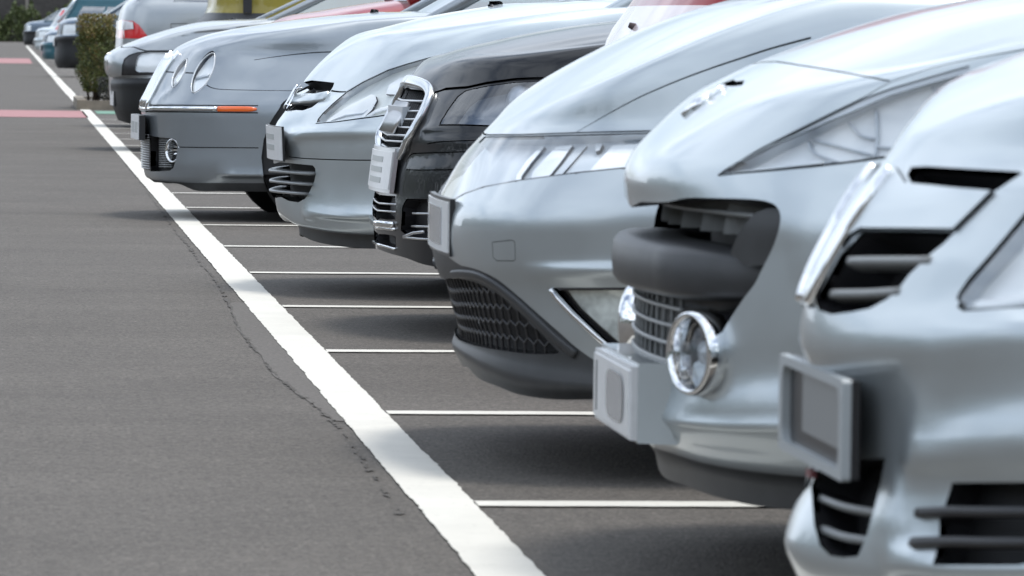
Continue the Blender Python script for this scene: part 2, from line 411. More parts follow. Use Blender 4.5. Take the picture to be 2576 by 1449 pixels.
        pts = np.array([(v.x, v.y) for v in ov]); tr = np.array([list(f) for f in of if len(f) == 3])
        a, b, c = pts[tr[:, 0]], pts[tr[:, 1]], pts[tr[:, 2]]
        ar = (b[:, 0]-a[:, 0])*(c[:, 1]-a[:, 1])-(b[:, 1]-a[:, 1])*(c[:, 0]-a[:, 0]); ce = (a+b+c)/3
        ok = (np.abs(ar) > 1e-10) & (ce[:, 0] > 0) & (ce[:, 0] < ks[11]) & (ce[:, 1] > 0) & (ce[:, 1] < kt[-1])
        tr = tr[ok]; ce = ce[ok]; ar = ar[ok]; tr[ar < 0] = tr[ar < 0][:, [0, 2, 1]]
        if s.sgn < 0: tr = tr[:, [0, 2, 1]]
        pts[:, 0] = np.where(np.abs(pts[:, 0]) < 1e-4, 0, pts[:, 0])
        own = np.full(len(tr), -1)
        deepany = np.zeros(len(tr), bool)
        for P, d, *_ in s.holes:
            m = pip(ce, P); own[m & (own < 0)] = -2
            if d: deepany |= m
        objs = {}
        hole = own == -2
        for i, (nm, mt, P, off, par) in enumerate(panels):
            m = pip(ce, P) & (own == -1) ; own[m] = i
            if m.any(): objs.setdefault(nm, []).append(s._mesh(nm, mt, tr[m], pts, off, skirt, par))
        m = own == -1
        objs['body'] = s._mesh(body_name, bodymat, tr[m], pts, 0., skirt)
        m = ~deepany
        objs['under'] = s._mesh('inner_shell', BLACK, tr[m], pts, -.013, 0)
        m = deepany
        if m.any():
            for P, d, *wm in s.holes:
                if not d: continue
                mm = pip(ce, P)
                if mm.any():
                    s._mesh('recess', BLACK, tr[mm], pts, -d, 0); s._walls(tr[mm], pts, -d-.001, -.004, (wm[0] if wm and wm[0] else TRIM))
        s.pts, s.tr, s.ce = pts, tr, ce
        return objs
    def _walls(s, T, pts, o0, o1, wmat=None):
        from collections import Counter
        cnt = Counter(); dr = []
        for t in T:
            for a, b in ((t[0], t[1]), (t[1], t[2]), (t[2], t[0])): cnt[(min(a, b), max(a, b))] += 1
        V = []; Fc = []
        for t in T:
            for a, b in ((t[0], t[1]), (t[1], t[2]), (t[2], t[0])):
                if cnt[(min(a, b), max(a, b))] == 1 and not (pts[a][0] < 1e-5 and pts[b][0] < 1e-5): dr.append((a, b))
        if not dr: return
        ia = np.array([d[0] for d in dr]); ib = np.array([d[1] for d in dr])
        def pn(i): return s.ev(pts[i][:, 0], pts[i][:, 1]), s.nrm(pts[i][:, 0], pts[i][:, 1])
        Pa, Na = pn(ia); Pb, Nb = pn(ib)
        for sg in (1, -1):
            m = np.array([1, sg, 1]); V = []; Fc = []
            for k in range(len(ia)):
                q = len(V); V += [(Pa[k]+Na[k]*o1)*m, (Pb[k]+Nb[k]*o1)*m, (Pb[k]+Nb[k]*o0)*m, (Pa[k]+Na[k]*o0)*m]; Fc.append((q, q+1, q+2, q+3))
            obj('recess_wall', V, Fc, wmat or TRIM, s.root)
    def patch(s, name, mt, P, off, parent=None, step=.02, skirt=0, mirror=True):
        """separate offset patch over domain polygon P (lens, reflector, plate ...)"""
        P = dens(np.array(P), step*.8); lo = P.min(0); hi = P.max(0); lo[0] = max(lo[0], 0) if mirror else lo[0]
        A, B = np.meshgrid(np.arange(lo[0], hi[0]+step, step), np.arange(lo[1], hi[1]+step, step)); g = np.stack([A.ravel(), B.ravel()], 1)
        g = g[pip(g, P)]; v = [Vector(p) for p in g]; n0 = len(v); v += [Vector(p) for p in P]; e = [(n0+i, n0+(i+1) % len(P)) for i in range(len(P))]
        if mirror: n1 = len(v); v += [Vector((0, lo[1]-.1)), Vector((0, hi[1]+.1))]; e.append((n1, n1+1))
        ov, oe, of, *_ = delaunay_2d_cdt(v, e, [], 0, 1e-5, False)
        pts = np.array([(q.x, q.y) for q in ov]); tr = np.array([list(f) for f in of if len(f) == 3]); a, b, c = pts[tr[:, 0]], pts[tr[:, 1]], pts[tr[:, 2]]
        ar = (b[:, 0]-a[:, 0])*(c[:, 1]-a[:, 1])-(b[:, 1]-a[:, 1])*(c[:, 0]-a[:, 0]); ce = (a+b+c)/3
        ok = (np.abs(ar) > 1e-10) & pip(ce, P) & ((ce[:, 0] > 0) | (not mirror)); tr = tr[ok]; ar = ar[ok]; tr[ar < 0] = tr[ar < 0][:, [0, 2, 1]]
        if s.sgn < 0: tr = tr[:, [0, 2, 1]]
        pts[:, 0] = np.where(np.abs(pts[:, 0]) < 1e-4, 0, pts[:, 0])
        return s._mesh(name, mt, tr, pts, off, skirt, parent, mirror)
    def bar(s, name, mt, P, h, d, off=0., parent=None, mirror=True, join=True, n=10, taper=None, mb=None, smooth=True):
        """slat following the surface along domain polyline P (first point at centre when join); h along surface, d along normal"""
        P = np.array(P); P = P.copy(); P[:, 0] = np.where(P[:, 0] < .0, 0, P[:, 0])
        Q = s.ev(P[:, 0], P[:, 1]); Nn = s.nrm(P[:, 0], P[:, 1]); Q = Q+Nn*(off if np.isscalar(off) else np.array(off)[:, None])
        if mirror and join: Q = np.concatenate([(Q*[1, -1, 1])[::-1][:-1], Q]); Nn = np.concatenate([(Nn*[1, -1, 1])[::-1][:-1], Nn])
        T = np.gradient(Q, axis=0); T /= np.linalg.norm(T, axis=1)[:, None]+1e-9; U = np.cross(Nn, T); U /= np.linalg.norm(U, axis=1)[:, None]+1e-9
        sets = [(Q, Nn, U)]
        if mirror and not join: sets.append((Q*[1, -1, 1], Nn*[1, -1, 1], U*[1, -1, 1]))
        own = mb is None; m = len(Q); pr = parent if isinstance(parent, (list, tuple)) else (parent, parent); res = []; tp = np.ones(m) if taper is None else np.interp(np.linspace(0, 1, m), *zip(*taper))
        for si, (Q_, N_, U_) in enumerate(sets):
            if own: mb = MB()
            v = []; f = []
            for i in range(m):
                for k in range(n):
                    q = 2*math.pi*k/n; cx, sx = math.cos(q), math.sin(q); e = .5
                    cx = math.copysign(abs(cx)**e, cx); sx = math.copysign(abs(sx)**e, sx)
                    v.append(Q_[i]+U_[i]*cx*h/2*tp[i]+N_[i]*sx*d/2)
            for i in range(m-1):
                for k in range(n): f.append((i*n+k, i*n+(k+1) % n, (i+1)*n+(k+1) % n, (i+1)*n+k))
            f += [tuple(range(n-1, -1, -1)), tuple(range((m-1)*n, m*n))]
            mb.add(v, f)
            if own: res.append(mb.build(name, mt, pr[si] or s.root, smooth))
        return res if len(res) > 1 else (res[0] if res else None)
    def L(s, v): return [float(x) for x in v]
    def beam(s, name, m, pts, h, d, parent=None, n=16, e=.6, taper=None, tilt=0.):
        """bar through local points, height h, depth d"""
        Q = smooth_poly(pts, False, 6); T = np.gradient(Q, axis=0); T /= np.linalg.norm(T, axis=1)[:, None]; Z = np.array([tilt, 0, 1.]); Z /= np.linalg.norm(Z)
        N_ = np.cross(T, Z); N_ /= np.linalg.norm(N_, axis=1)[:, None]; U = np.cross(N_, T); mm = len(Q); tp = np.ones(mm) if taper is None else np.interp(np.linspace(0, 1, mm), *zip(*taper)); v = []; f = []
        for i in range(mm):
            for k in range(n):
                q = 2*math.pi*k/n; cx, sx = math.cos(q), math.sin(q); cx = math.copysign(abs(cx)**e, cx); sx = math.copysign(abs(sx)**e, sx)
                v.append(Q[i]+U[i]*cx*h/2*tp[i]+N_[i]*sx*d/2)
        for i in range(mm-1):
            for k in range(n): f.append((i*n+k, i*n+(k+1) % n, (i+1)*n+(k+1) % n, (i+1)*n+k))
        f += [tuple(range(n-1, -1, -1)), tuple(range((mm-1)*n, mm*n))]
        return obj(name, v, f, m, parent or s.root, True)
    def rowl(s, a0, z, w=1., k=None, cr=None, zl=0., cz=0.):
        """row from local metres: nose offset a0, height z, width factor w"""
        k = k or s.k; cr = cr or s.cr; v = VJ*s.W/.88*w; rl = REL*cr; rl[8:] = REL[8:]
        if cr > 1: rl[8] = max(REL[8], rl[7]+.15)
        a = a0 + (s.Lg-a0)/s.Lg*(rl + k*v**2*(1-np.clip((np.arange(12)-7)/3, 0, 1)))
        s.rows.append(np.stack([a, v, z + zl*np.minimum(a-a0, 2) - cz*(v/s.W)**2], 1))
    def top(s, dz=.01):
        l = s.rows[-1].copy(); l[:, 1] = 0; l[:, 2] += dz; s.rows.append(l)
    def fl(s, vs, vz, kt=None):
        pass
    def lamp_bulb(s, pos, ax, r, parent, depth=.05, n=20):
        mb = MB(); mb.lathe([(r, 0), (r*.85, -depth*.5), (r*.5, -depth*.85), (.001, -depth)], n, pos, ax); return mb.build('reflector', REFLECTOR, parent, True)
    def arch(s, a=.88, z=.31, r=.35):
        P = []
        for k in range(28):
            q = 2*math.pi*k/28; P.append((a+r*math.cos(q), max(z+r*math.sin(q), .12)))
        return P
    def wheel(s, a, v, r=.315, steer=0):
        for sg in (1, -1):
            t = MB(); c = (a, v*sg, r); ax = (math.sin(steer), sg*math.cos(steer), 0)
            t.lathe([(r*.66, -.19), (r*.93, -.19), (r*.99, -.165), (r, -.13), (r, -.05), (r*.985, -.015), (r*.93, .005), (r*.8, .012), (r*.66, 0)], 48, c, ax)
            w_ = t.build('tyre', RUBBER, s.root, True)
            m = MB(); m.lathe([(r*.67, -.18), (r*.63, -.1), (r*.66, -.004), (r*.62, .0), (r*.6, -.02), (r*.55, -.04), (.07, -.025), (.03, -.02), (.0, -.02)], 32, c, ax)
            for k in range(7):
                q = 2*math.pi*k/7; U = Vector(ax).cross(Vector((0, 0, 1))).normalized(); Z = Vector((0, 0, 1)); dr_ = U*math.cos(q)+Z*math.sin(q)
                m.tube([Vector(c)+dr_*.05-Vector(ax)*.008, Vector(c)+dr_*r*.6-Vector(ax)*.008], [.02, .026], 6)
            m.build('rim', SATIN, w_, True).matrix_parent_inverse = Matrix.Identity(4)
    def cabin(s, a1=1.15, a2=1.95, a3=3.3, a4=3.9, z0=.95, z1=1.42, w0=.72, w1=.55, bodymat=None):
        """windscreen, side windows and roof"""
        def ring(a, v, z): return [(a, v, z), (a, -v, z)]
        st = [(a1, w0, z0), (a2, w1, z1), (a3, w1, z1), (a4, w0, z0)]
        g = MB(); P = [(a1, w0, z0), (a1-.06, 0, z0), (a1, -w0, z0), (a2, w1, z1), (a2-.05, 0, z1+.02), (a2, -w1, z1)]
        g.add(P, [(0, 1, 4, 3), (1, 2, 5, 4)]); g.build('windscreen', GLASS, s.root, True)
        b = MB()
        b.add([(a2, w1, z1), (a2-.05, 0, z1+.02), (a2, -w1, z1), (a3, -w1, z1), (a3, 0, z1+.03), (a3, w1, z1)], [(0, 1, 4, 5), (1, 2, 3, 4)])
        for sg in (1, -1):
            b.tube([(a1, w0*sg, z0), (a2, w1*sg, z1), (a3, w1*sg, z1), (a4, w0*sg, z0)], .035, 8)
            b.tube([((a2+a3)/2, (w0+.01)*sg, z0), ((a2+a3)/2, w1*sg, z1)], .03, 6)
        b.build('roof', bodymat, s.root, True)
        for sg in (1, -1):
            g = MB(); g.add([(a1+.05, w0*sg, z0), (a4-.05, w0*sg, z0), (a3, w1*sg, z1), (a2, w1*sg, z1)], [(0, 1, 2, 3)]); g.build('side_window', GLASS, s.root)
        g = MB(); g.add([(a4, w0, z0), (a4, -w0, z0), (a3, -w1, z1), (a3, w1, z1)], [(0, 1, 2, 3)]); g.build('rear_window', GLASS, s.root)
    def closers(s, z=.2):
        g = s.G; r0 = g[0]; V = []; 
        for j in range(12): V += [(r0[j, 0]+.02, r0[j, 1]*.99, r0[j, 2]+.01), (r0[j, 0]+.02, -r0[j, 1]*.99, r0[j, 2]+.01)]
        Fc = [(2*j, 2*j+1, 2*j+3, 2*j+2) for j in range(11)]
        col = g[:, 11]; n0 = len(V); V += [tuple(p) for p in col]+[tuple(p*[1, -1, 1]) for p in col]; R = len(col)
        obj('underside', V[:n0], Fc, TRIM, s.root)
        obj('tail_panel', V[n0:], [(i, i+1, R+i+1, R+i) for i in range(R-1)], s.bm, s.root)
    def plate(s, pc, z, h=.112, wd=.52, a=None, curve=0., tilt=0., frame=TRIM, face=PLATEW, marks='blank', over=.006, fr=.008, frt=.006, back=-.02):
        """number plate on the nose; local a from the surface at centre"""
        if a is None: a = pc
        n = 16
        def P(v, zz, dd):   # dd forward
            return (a+curve*v*v-dd+tilt*(zz-z), v, zz)
        def slab(v0, v1, z0, z1, d0, d1, name, m, par):
            V = []; f = []
            for i in range(n+1):
                v = v0+(v1-v0)*i/n; V += [P(v, z0, d0), P(v, z1, d0), P(v, z1, d1), P(v, z0, d1)]
            for i in range(n):
                for k in range(4): f.append((4*i+k, 4*i+(k+1) % 4, 4*i+4+(k+1) % 4, 4*i+4+k))
            f += [(3, 2, 1, 0), (4*n, 4*n+1, 4*n+2, 4*n+3)]
            return obj(name, V, f, m, par)
        w2 = wd/2; h2 = h/2
        pl = slab(-w2-fr, w2+fr, z-h2-fr, z+h2+fr, back, over, 'number_plate', frame, s.root)
        slab(-w2, w2, z-h2, z+h2, over-.001, over+.004, 'plate_face', face, pl)
        return pl, lambda v0, v1, z0, z1, m, nm, e=.0: slab(v0, v1, z0, z1, over+.003, over+.0055+e, nm, m, pl)
# ------------------------------------------------------------------ ground and markings
LOCAL = False
def asphalt():
    m = bpy.data.materials.new('asphalt'); m.use_nodes = True; nt = m.node_tree; b = nt.nodes['Principled BSDF']; n = nt.nodes; l = nt.links
    tc = n.new('ShaderNodeTexCoord')
    def noise(sc, det=3, rough=.6, stretch=None):
        x = n.new('ShaderNodeTexNoise'); x.inputs['Scale'].default_value = sc; x.inputs['Detail'].default_value = det; x.inputs['Roughness'].default_value = rough
        if stretch:
            mp = n.new('ShaderNodeMapping'); mp.inputs['Scale'].default_value = stretch; l.new(tc.outputs['Object'], mp.inputs[0]); l.new(mp.outputs[0], x.inputs['Vector'])
        else: l.new(tc.outputs['Object'], x.inputs['Vector'])
        return x
    def rng_(x, a, b_, c=.3, d=.7):
        r = n.new('ShaderNodeMapRange'); r.inputs['From Min'].default_value = c; r.inputs['From Max'].default_value = d; r.inputs['To Min'].default_value = a; r.inputs['To Max'].default_value = b_
        l.new(x.outputs[0], r.inputs[0]); return r
    def mul(a, b_):
        x = n.new('ShaderNodeMath'); x.operation = 'MULTIPLY'; l.new(a.outputs[0], x.inputs[0]); l.new(b_.outputs[0], x.inputs[1]); return x
    big = rng_(noise(.9, 4), .88, 1.1); mid = rng_(noise(20, 5, .7), .78, 1.22); fine = rng_(noise(75, 5, .85), .2, 1.95)
    vor = n.new('ShaderNodeTexVoronoi'); vor.inputs['Scale'].default_value = 130; l.new(tc.outputs['Object'], vor.inputs['Vector']); vr = n.new('ShaderNodeMapRange'); vr.inputs['From Max'].default_value = .8; vr.inputs['To Min'].default_value = 1.2; vr.inputs['To Max'].default_value = .7
    l.new(vor.outputs['Distance'], vr.inputs[0])
    st = rng_(noise(1.2, 3, .6, (.12, 1.6, 1)), .93, 1.07)
    v5 = n.new('ShaderNodeTexVoronoi'); v5.inputs['Scale'].default_value = 7; l.new(tc.outputs['Object'], v5.inputs['Vector']); v6 = n.new('ShaderNodeMapRange'); v6.inputs['From Min'].default_value = .05; v6.inputs['From Max'].default_value = .12; v6.inputs['To Min'].default_value = .72; l.new(v5.outputs['Distance'], v6.inputs[0])
    v = mul(mul(mul(mul(mul(big, mid), fine), vr), st), v6)
    c = n.new('ShaderNodeVectorMath'); c.operation = 'SCALE'; c.inputs[0].default_value = (.098, .0885, .078); l.new(v.outputs[0], c.inputs['Scale'])
    l.new(c.outputs[0], b.inputs['Base Color']); b.inputs['Roughness'].default_value = .85; b.inputs['Specular IOR Level'].default_value = .3
    bp = n.new('ShaderNodeBump'); bp.inputs['Strength'].default_value = .5; bp.inputs['Distance'].default_value = .004; l.new(vor.outputs['Distance'], bp.inputs['Height']); l.new(bp.outputs[0], b.inputs['Normal'])
    return m
ASPH = asphalt()
g = obj('ground', [(-400, -60, 0), (400, -60, 0), (400, 900, 0), (-400, 900, 0)], [(0, 1, 2, 3)], ASPH); tag(g, kind='structure')
def road_paint(name, col, wear=.5):
    m = bpy.data.materials.new(name); m.use_nodes = True; nt = m.node_tree; b = nt.nodes['Principled BSDF']; n = nt.nodes; l = nt.links
    tc = n.new('ShaderNodeTexCoord'); x = n.new('ShaderNodeTexNoise'); x.inputs['Scale'].default_value = 3.5; x.inputs['Detail'].default_value = 8; x.inputs['Roughness'].default_value = .7
    l.new(tc.outputs['Object'], x.inputs['Vector']); r = n.new('ShaderNodeMapRange'); r.inputs['From Min'].default_value = .3; r.inputs['From Max'].default_value = .65; r.inputs['To Min'].default_value = 1-.22*wear*1.2; r.inputs['To Max'].default_value = 1.0
    l.new(x.outputs[0], r.inputs[0]); c = n.new('ShaderNodeVectorMath'); c.operation = 'SCALE'; c.inputs[0].default_value = col; l.new(r.outputs[0], c.inputs['Scale']); 
    w_ = n.new('ShaderNodeTexNoise'); w_.inputs['Scale'].default_value = 42; w_.inputs['Detail'].default_value = 7; w_.inputs['Roughness'].default_value = .75; l.new(tc.outputs['Object'], w_.inputs['Vector'])
    wr = n.new('ShaderNodeMapRange'); wr.inputs['From Min'].default_value = .60; wr.inputs['From Max'].default_value = .68; wr.inputs['To Max'].default_value = .75*wear+.1; l.new(w_.outputs[0], wr.inputs[0])
    mx = n.new('ShaderNodeMix'); mx.data_type = 'RGBA'; mx.inputs['B'].default_value = (.16, .15, .135, 1); l.new(wr.outputs[0], mx.inputs['Factor']); l.new(c.outputs[0], mx.inputs['A']); l.new(mx.outputs['Result'], b.inputs['Base Color'])
    b.inputs['Roughness'].default_value = .7
    f = n.new('ShaderNodeTexNoise'); f.inputs['Scale'].default_value = 260; l.new(tc.outputs['Object'], f.inputs['Vector']); bp = n.new('ShaderNodeBump'); bp.inputs['Strength'].default_value = .3; bp.inputs['Distance'].default_value = .002
    l.new(f.outputs[0], bp.inputs['Height']); l.new(bp.outputs[0], b.inputs['Normal']); return m
WHITE = road_paint('white road paint', (.61, .59, .53)); PINK = road_paint('faded red road paint', (.33, .15, .15), .8); GREEN = road_paint('green road paint', (.12, .25, .18))
PATCHM = mat('smooth tar patch', (.092, .083, .073), rough=.85, var=.3, vscale=90, bump=.5, bscale=260)
def ragged(x0, x1, y0, y1, along, z, name, m, rag=.004, step=.03, wob=.0):
    """painted stripe with slightly torn edges; along = 'x' or 'y'"""
    a0, a1 = (x0, x1) if along == 'x' else (y0, y1); n = max(2, int((a1-a0)/step)); V = []; Fc = []
    w1 = w2 = 0; r = random.Random(int(abs(x0*97+y0*31)*10)+len(along))
    for i in range(n+1):
        t = a0+(a1-a0)*i/n; w1 = .7*w1+r.uniform(-rag, rag)+(r.uniform(-rag*4, 0) if r.random() < .06 else 0); w2 = .7*w2+r.uniform(-rag, rag)+(r.uniform(0, rag*4) if r.random() < .06 else 0)
        if along == 'x': V += [(t, y0-w1, z), (t, y1+w2, z)]
        else: V += [(x0-w1, t, z), (x1+w2, t, z)]
    for i in range(n): Fc.append((2*i, 2*i+1, 2*i+3, 2*i+2) if along == 'y' else (2*i, 2*i+2, 2*i+3, 2*i+1))
    return obj(name, V, Fc, m)
LX = .898
tag(ragged(LX-.062, LX+.062, 3, 75, 'y', .004, 'long_line', WHITE, .0014, .02), kind='structure')
tag(ragged(LX-.07, LX+.07, 75, 300, 'y', .004, 'long_line', WHITE, .003, .5), kind='structure')
LINEY = [10.10+2.44*k for k in range(-2, 60)]
for k, y in enumerate(LINEY):
    if 56 < y < 64: continue
    tag(ragged(LX+.066, 5.9, y-.055, y+.055, 'x', .004, 'bay_line', WHITE, .0035 if y < 40 else .002, .04 if y < 40 else .4), kind='structure')
tag(ragged(-9, .86, 55.0, 59.6, 'x', .004, 'pink_band', PINK, .05, .3), kind='structure')
tag(ragged(-20, .6, 143, 168, 'x', .004, 'pink_band', PINK, .1, 1), kind='structure')
tag(ragged(1.0, 5.9, 57.6, 59.6, 'x', .005, 'green_band', GREEN, .03, .3), kind='structure')
# smoother patch of tar along the left of the long line
def patch_outline():
    P = [(575, 762), (600, 830), (650, 890), (690, 945), (740, 985), (790, 1020), (835, 1060), (870, 1062)]
    Rr = [(900, 1062), (560, 560)]
    pts = []
    for x, y in P: 
        d = raydir(x, y); k = -CAMH/d[2]; pts.append((d[0]*k, d[1]*k))
    return pts
pp = patch_outline(); V = []; n = len(pp)
fine = []
for i in range(n-1):
    for q in range(8):
        u = q/8; fine.append((pp[i][0]*(1-u)+pp[i+1][0]*u+random.uniform(-.006, .006), pp[i][1]*(1-u)+pp[i+1][1]*u))
V = [(x, y, .002) for x, y in fine]+[(LX-.06, y, .002) for x, y in fine]; n = len(fine)
tag(obj('ground_patch', V, [(i, i+1, n+i+1, n+i) for i in range(n-1)], PATCHM), kind='structure')

# torn dark seam where the resurfaced strip ends
CRACK = mat('dark crumbled seam', (.074, .067, .059), rough=.9, var=.4, vscale=120, bump=.8, bscale=300)
def ground_at(x, y):
    d = raydir(x, y); k = -CAMH/d[2]; return (d[0]*k, d[1]*k)
sm = [ground_at(x, y) for x, y in [(300, 395), (352, 455), (385, 505), (415, 545), (447, 590), (480, 628), (505, 665), (540, 705), (575, 762), (605, 832), (650, 892), (695, 945), (745, 988), (800, 1030), (850, 1075), (905, 1150), (960, 1230), (1010, 1300)]]
r = random.Random(5); V = []; Fc = []; k = 0
for i in range(len(sm)-1):
    for q in range(26):
        u = q/26; x = sm[i][0]*(1-u)+sm[i+1][0]*u; y = sm[i][1]*(1-u)+sm[i+1][1]*u; o = r.uniform(-.006, .006); wd = max(0, r.gauss(.0005, .005)); V += [(x+o-wd, y, .003), (x+o+wd, y, .003)]
Fc = [(2*i, 2*i+1, 2*i+3, 2*i+2) for i in range(len(V)//2-1)]
tag(obj('ground_seam', V, Fc, CRACK), kind='structure')
# ------------------------------------------------------------------ nearest car: pale silver people carrier
def mpv():
    c = Car('silver_people_carrier', 'nearest silver car, blurred, with an empty plate bracket and two part grille', 6.5, 1.05, 0, k=.36, cr=1.0)
    c.bm = SILVER2
    c.row([(2013, 1462), (2100, 1488), (2300, 1505), (2600, 1510)], w=.95, kv=.13, zlev=.2)
    c.row([(1981, 1385), (2060, 1420), (2200, 1435), (2400, 1436), (2600, 1436)], w=.98, kv=.13, zlev=.25)
    c.row([(1994, 1320), (2100, 1330), (2300, 1330), (2600, 1330)], w=.99, kv=.13, zlev=.3)
    c.row([(2036, 1220), (2150, 1220), (2600, 1212)], w=1.0, kv=.11, zlev=.38)
    c.row([(2050, 1120), (2150, 1120), (2600, 1105)], w=1.0, kv=.08, zlev=.45)
    c.row([(2048, 1010), (2150, 1010), (2600, 1000)], w=1.0, kv=.08, zlev=.5)
    c.row([(2038, 930), (2150, 935), (2600, 925)], w=1.0, kv=.09, zlev=.55)
    c.row([(2020, 868), (2060, 868), (2200, 866), (2350, 860), (2576, 832), (2700, 822)], w=1.0, kv=.11, zlev=.62)
    c.row([(2028, 775), (2150, 778), (2300, 768), (2450, 755), (2600, 745)], w=.99, k=.40, kv=.14, zlev=.68)
    c.row([(2063, 675), (2200, 672), (2350, 655), (2600, 630)], w=.98, k=.40, kv=.14, zlev=.73)
    c.row([(2113, 580), (2250, 577), (2400, 570), (2600, 540)], w=.97, k=.40, kv=.14, zlev=.78)
    c.row([(2165, 492), (2300, 485), (2450, 475), (2600, 460)], w=.96, k=.40, kv=.14, zlev=.83)
    c.row([(2225, 412), (2350, 418), (2500, 424), (2650, 420)], w=.95, k=.40, kv=.14, zlev=.87)
    sil = [(2225, 412), (2232, 385), (2250, 358), (2288, 328), (2338, 294), (2438, 232), (2488, 203), (2576, 163), (2700, 112), (2850, 60), (3000, 20), (3200, -20)]
    c.hood(sil, [(.13, .92), (.24, .86), (.4, .78), (.6, .70), (.85, .6)], crown=.10, kh=.42, kv=.14)
    c.finish()
    def half(poly, zz, deep):
        z0 = c.st([('v', 0, z) for z in zz]); z0[:, 0] = -.05; P = np.concatenate([z0[:1], c.st([tuple(p) for p in dens(poly, 12, False)]), z0[1:]]); c.holes.append((P, deep)); return P
    top = c.hole([(2282, 440), (2292, 420), (2330, 418), (2450, 425), (2560, 431), (2572, 436), (2500, 483), (2400, 476), (2296, 467)], sm=False, deep=.08)
    low = c.hole([(2173, 580), (2300, 581), (2403, 584), (2375, 612), (2338, 642), (2288, 692), (2262, 730), (2235, 755), (2195, 778), (2150, 787), (2095, 792), (2060, 780), (2052, 755), (2075, 712), (2115, 640)], sm=False, deep=.08)
    g3 = [(2040, 1222), (2060, 1175), (2100, 1160), (2228, 1152), (2218, 1210), (2203, 1275), (2183, 1345), (2158, 1400), (2120, 1403), (2088, 1398), (2062, 1372), (2048, 1320)]
    lg = c.hole(g3, sm=False, deep=.07)
    fg = c.hole([(2403, 1215), (2500, 1213), (2700, 1210), (2700, 1400), (2576, 1420), (2368, 1420), (2363, 1370), (2363, 1305)], sm=False, deep=.05)
    lp = [(2418, 745), (2440, 712), (2490, 652), (2540, 592), (2600, 520), (2700, 420), (2800, 360), (2900, 330), (2850, 480), (2760, 640), (2680, 745), (2576, 769), (2480, 777), (2435, 778), (2420, 768)]
    H = c.hole(lp, sm=False, deep=.035, wall=REFLECTM)
    c.gap([(2417, 757), (2420, 742), (2440, 708), (2490, 648), (2540, 588), (2600, 516)], 8, sm=False)
    c.gap([(2419, 768), (2435, 781), (2480, 780), (2576, 772), (2680, 752)], 8, sm=False)
    c.ridge([(2285, 1185), (2350, 1150), (2450, 1128), (2600, 1112), (2750, 1108)], .018, .04, 'fg')
    c.ridge([(2395, 890), (2350, 1000), (2300, 1120), (2262, 1240), (2235, 1340), (2215, 1420)], .008, .04, 'fg')
    c.ridge([(2220, 1425), (2290, 1415), (2400, 1432), (2576, 1436), (2750, 1436)], .014, .02, 'fg')
    c.ridge([(2040, 868), (2120, 870), (2250, 866), (2400, 852), (2576, 830), (2700, 818)], .008, .06, 'fg')
    # chrome V of the grille
    V1 = [(2228, 418), (2258, 424), (2283, 466), (2400, 478), (2500, 485), (2440, 545), (2405, 580), (2300, 578), (2172, 577), (2140, 596), (2105, 650), (2070, 715), (2050, 760), (2040, 775), (2030, 765), (2040, 730), (2075, 650), (2115, 575), (2165, 490), (2222, 425)]
    P = c.st([tuple(p) for p in dens(V1, 12)]); 
    c.build(SILVER2, [('grille_band', SILVER2, P, .006, None)], sstep=.02, tstep=.018)
    ch = c.st(smooth_poly([(2250, 430), (2212, 475), (2165, 540), (2130, 595), (2095, 655), (2065, 715), (2045, 762)], False, 4)); c.bar('grille_frame', CHROME, ch, .034, .02, .004, join=False, taper=[(0, .5), (.2, 1), (.8, .8), (1, .4)])
    def slat(nm, mt, pts, h, d, off): c.bar(nm, mt, c.st(smooth_poly(pts, False, 4)), h, d, off, join=False)
    slat('grille_slat', GREYSLAT, [(2135, 655), (2200, 654), (2340, 654)], .013, .03, -.012)
    slat('grille_slat', GREYSLAT, [(2092, 738), (2180, 737), (2262, 732)], .013, .03, -.012)
    slat('lower_slat', GREYSLAT, [(2046, 1245), (2110, 1268), (2200, 1284)], .011, .02, -.018)
    slat('lower_slat', GREYSLAT, [(2049, 1325), (2100, 1345), (2178, 1358)], .012, .02, -.018)
    slat('fog_slat', TRIM, [(2318, 1293), (2400, 1289), (2500, 1290), (2690, 1290)], .014, .02, .002)
    slat('fog_slat', TRIM, [(2303, 1371), (2400, 1366), (2500, 1368), (2690, 1368)], .014, .02, .002)
    ll = c.patch('headlight', LENS, H, -.002); c.patch('lamp_housing', REFLECTOR, H, -.028, ll)
    c.bar('lamp_strip', BULB, c.st([tuple(p) for p in dens([(2436, 760), (2500, 757), (2600, 748), (2660, 738)], 14, False)]), .014, .012, -.012, ll, join=False)
    # plate bracket without a plate
    w2, h2, z0 = .262, .066, .468; ap = 1.079-c.X0; t = MB()
    def ring(w2, h2, r, a):
        P = []
        for (cy, cz, q0) in ((w2-r, h2-r, 0), (-(w2-r), h2-r, 90), (-(w2-r), -(h2-r), 180), (w2-r, -(h2-r), 270)):
            for k in range(6): q = math.radians(q0+18*k); P.append((a, cy+r*math.cos(q), z0+cz+r*math.sin(q)))
        return P
    o_ = ring(w2, h2, .006, ap-.012); i_ = ring(w2-.027, h2-.013, .022, ap-.012); ob = ring(w2, h2, .006, ap+.0); n = 24; ib = ring(w2-.027, h2-.013, .022, ap+.0)
    t.add(o_+i_+ob+ib, [(k, (k+1) % n, n+(k+1) % n, n+k) for k in range(n)]+[(k, 2*n+k, 2*n+(k+1) % n, (k+1) % n) for k in range(n)]+[(n+k, n+(k+1) % n, 3*n+(k+1) % n, 3*n+k) for k in range(n)])
    fr = t.build('plate_bracket', mat('pale grey bracket', (.38, .41, .42), rough=.35), c.root)
    b = MB(); b.box((ap+.006, 0, z0), (.012, .515, .128)); b.build('bracket_backing', TRIM, fr)
    b = MB(); b.box((ap-.002, .055, z0+.014), (.006, .31, .086)); b.build('bracket_panel', mat('grey bracket panel', (.22, .235, .24), rough=.3), fr)
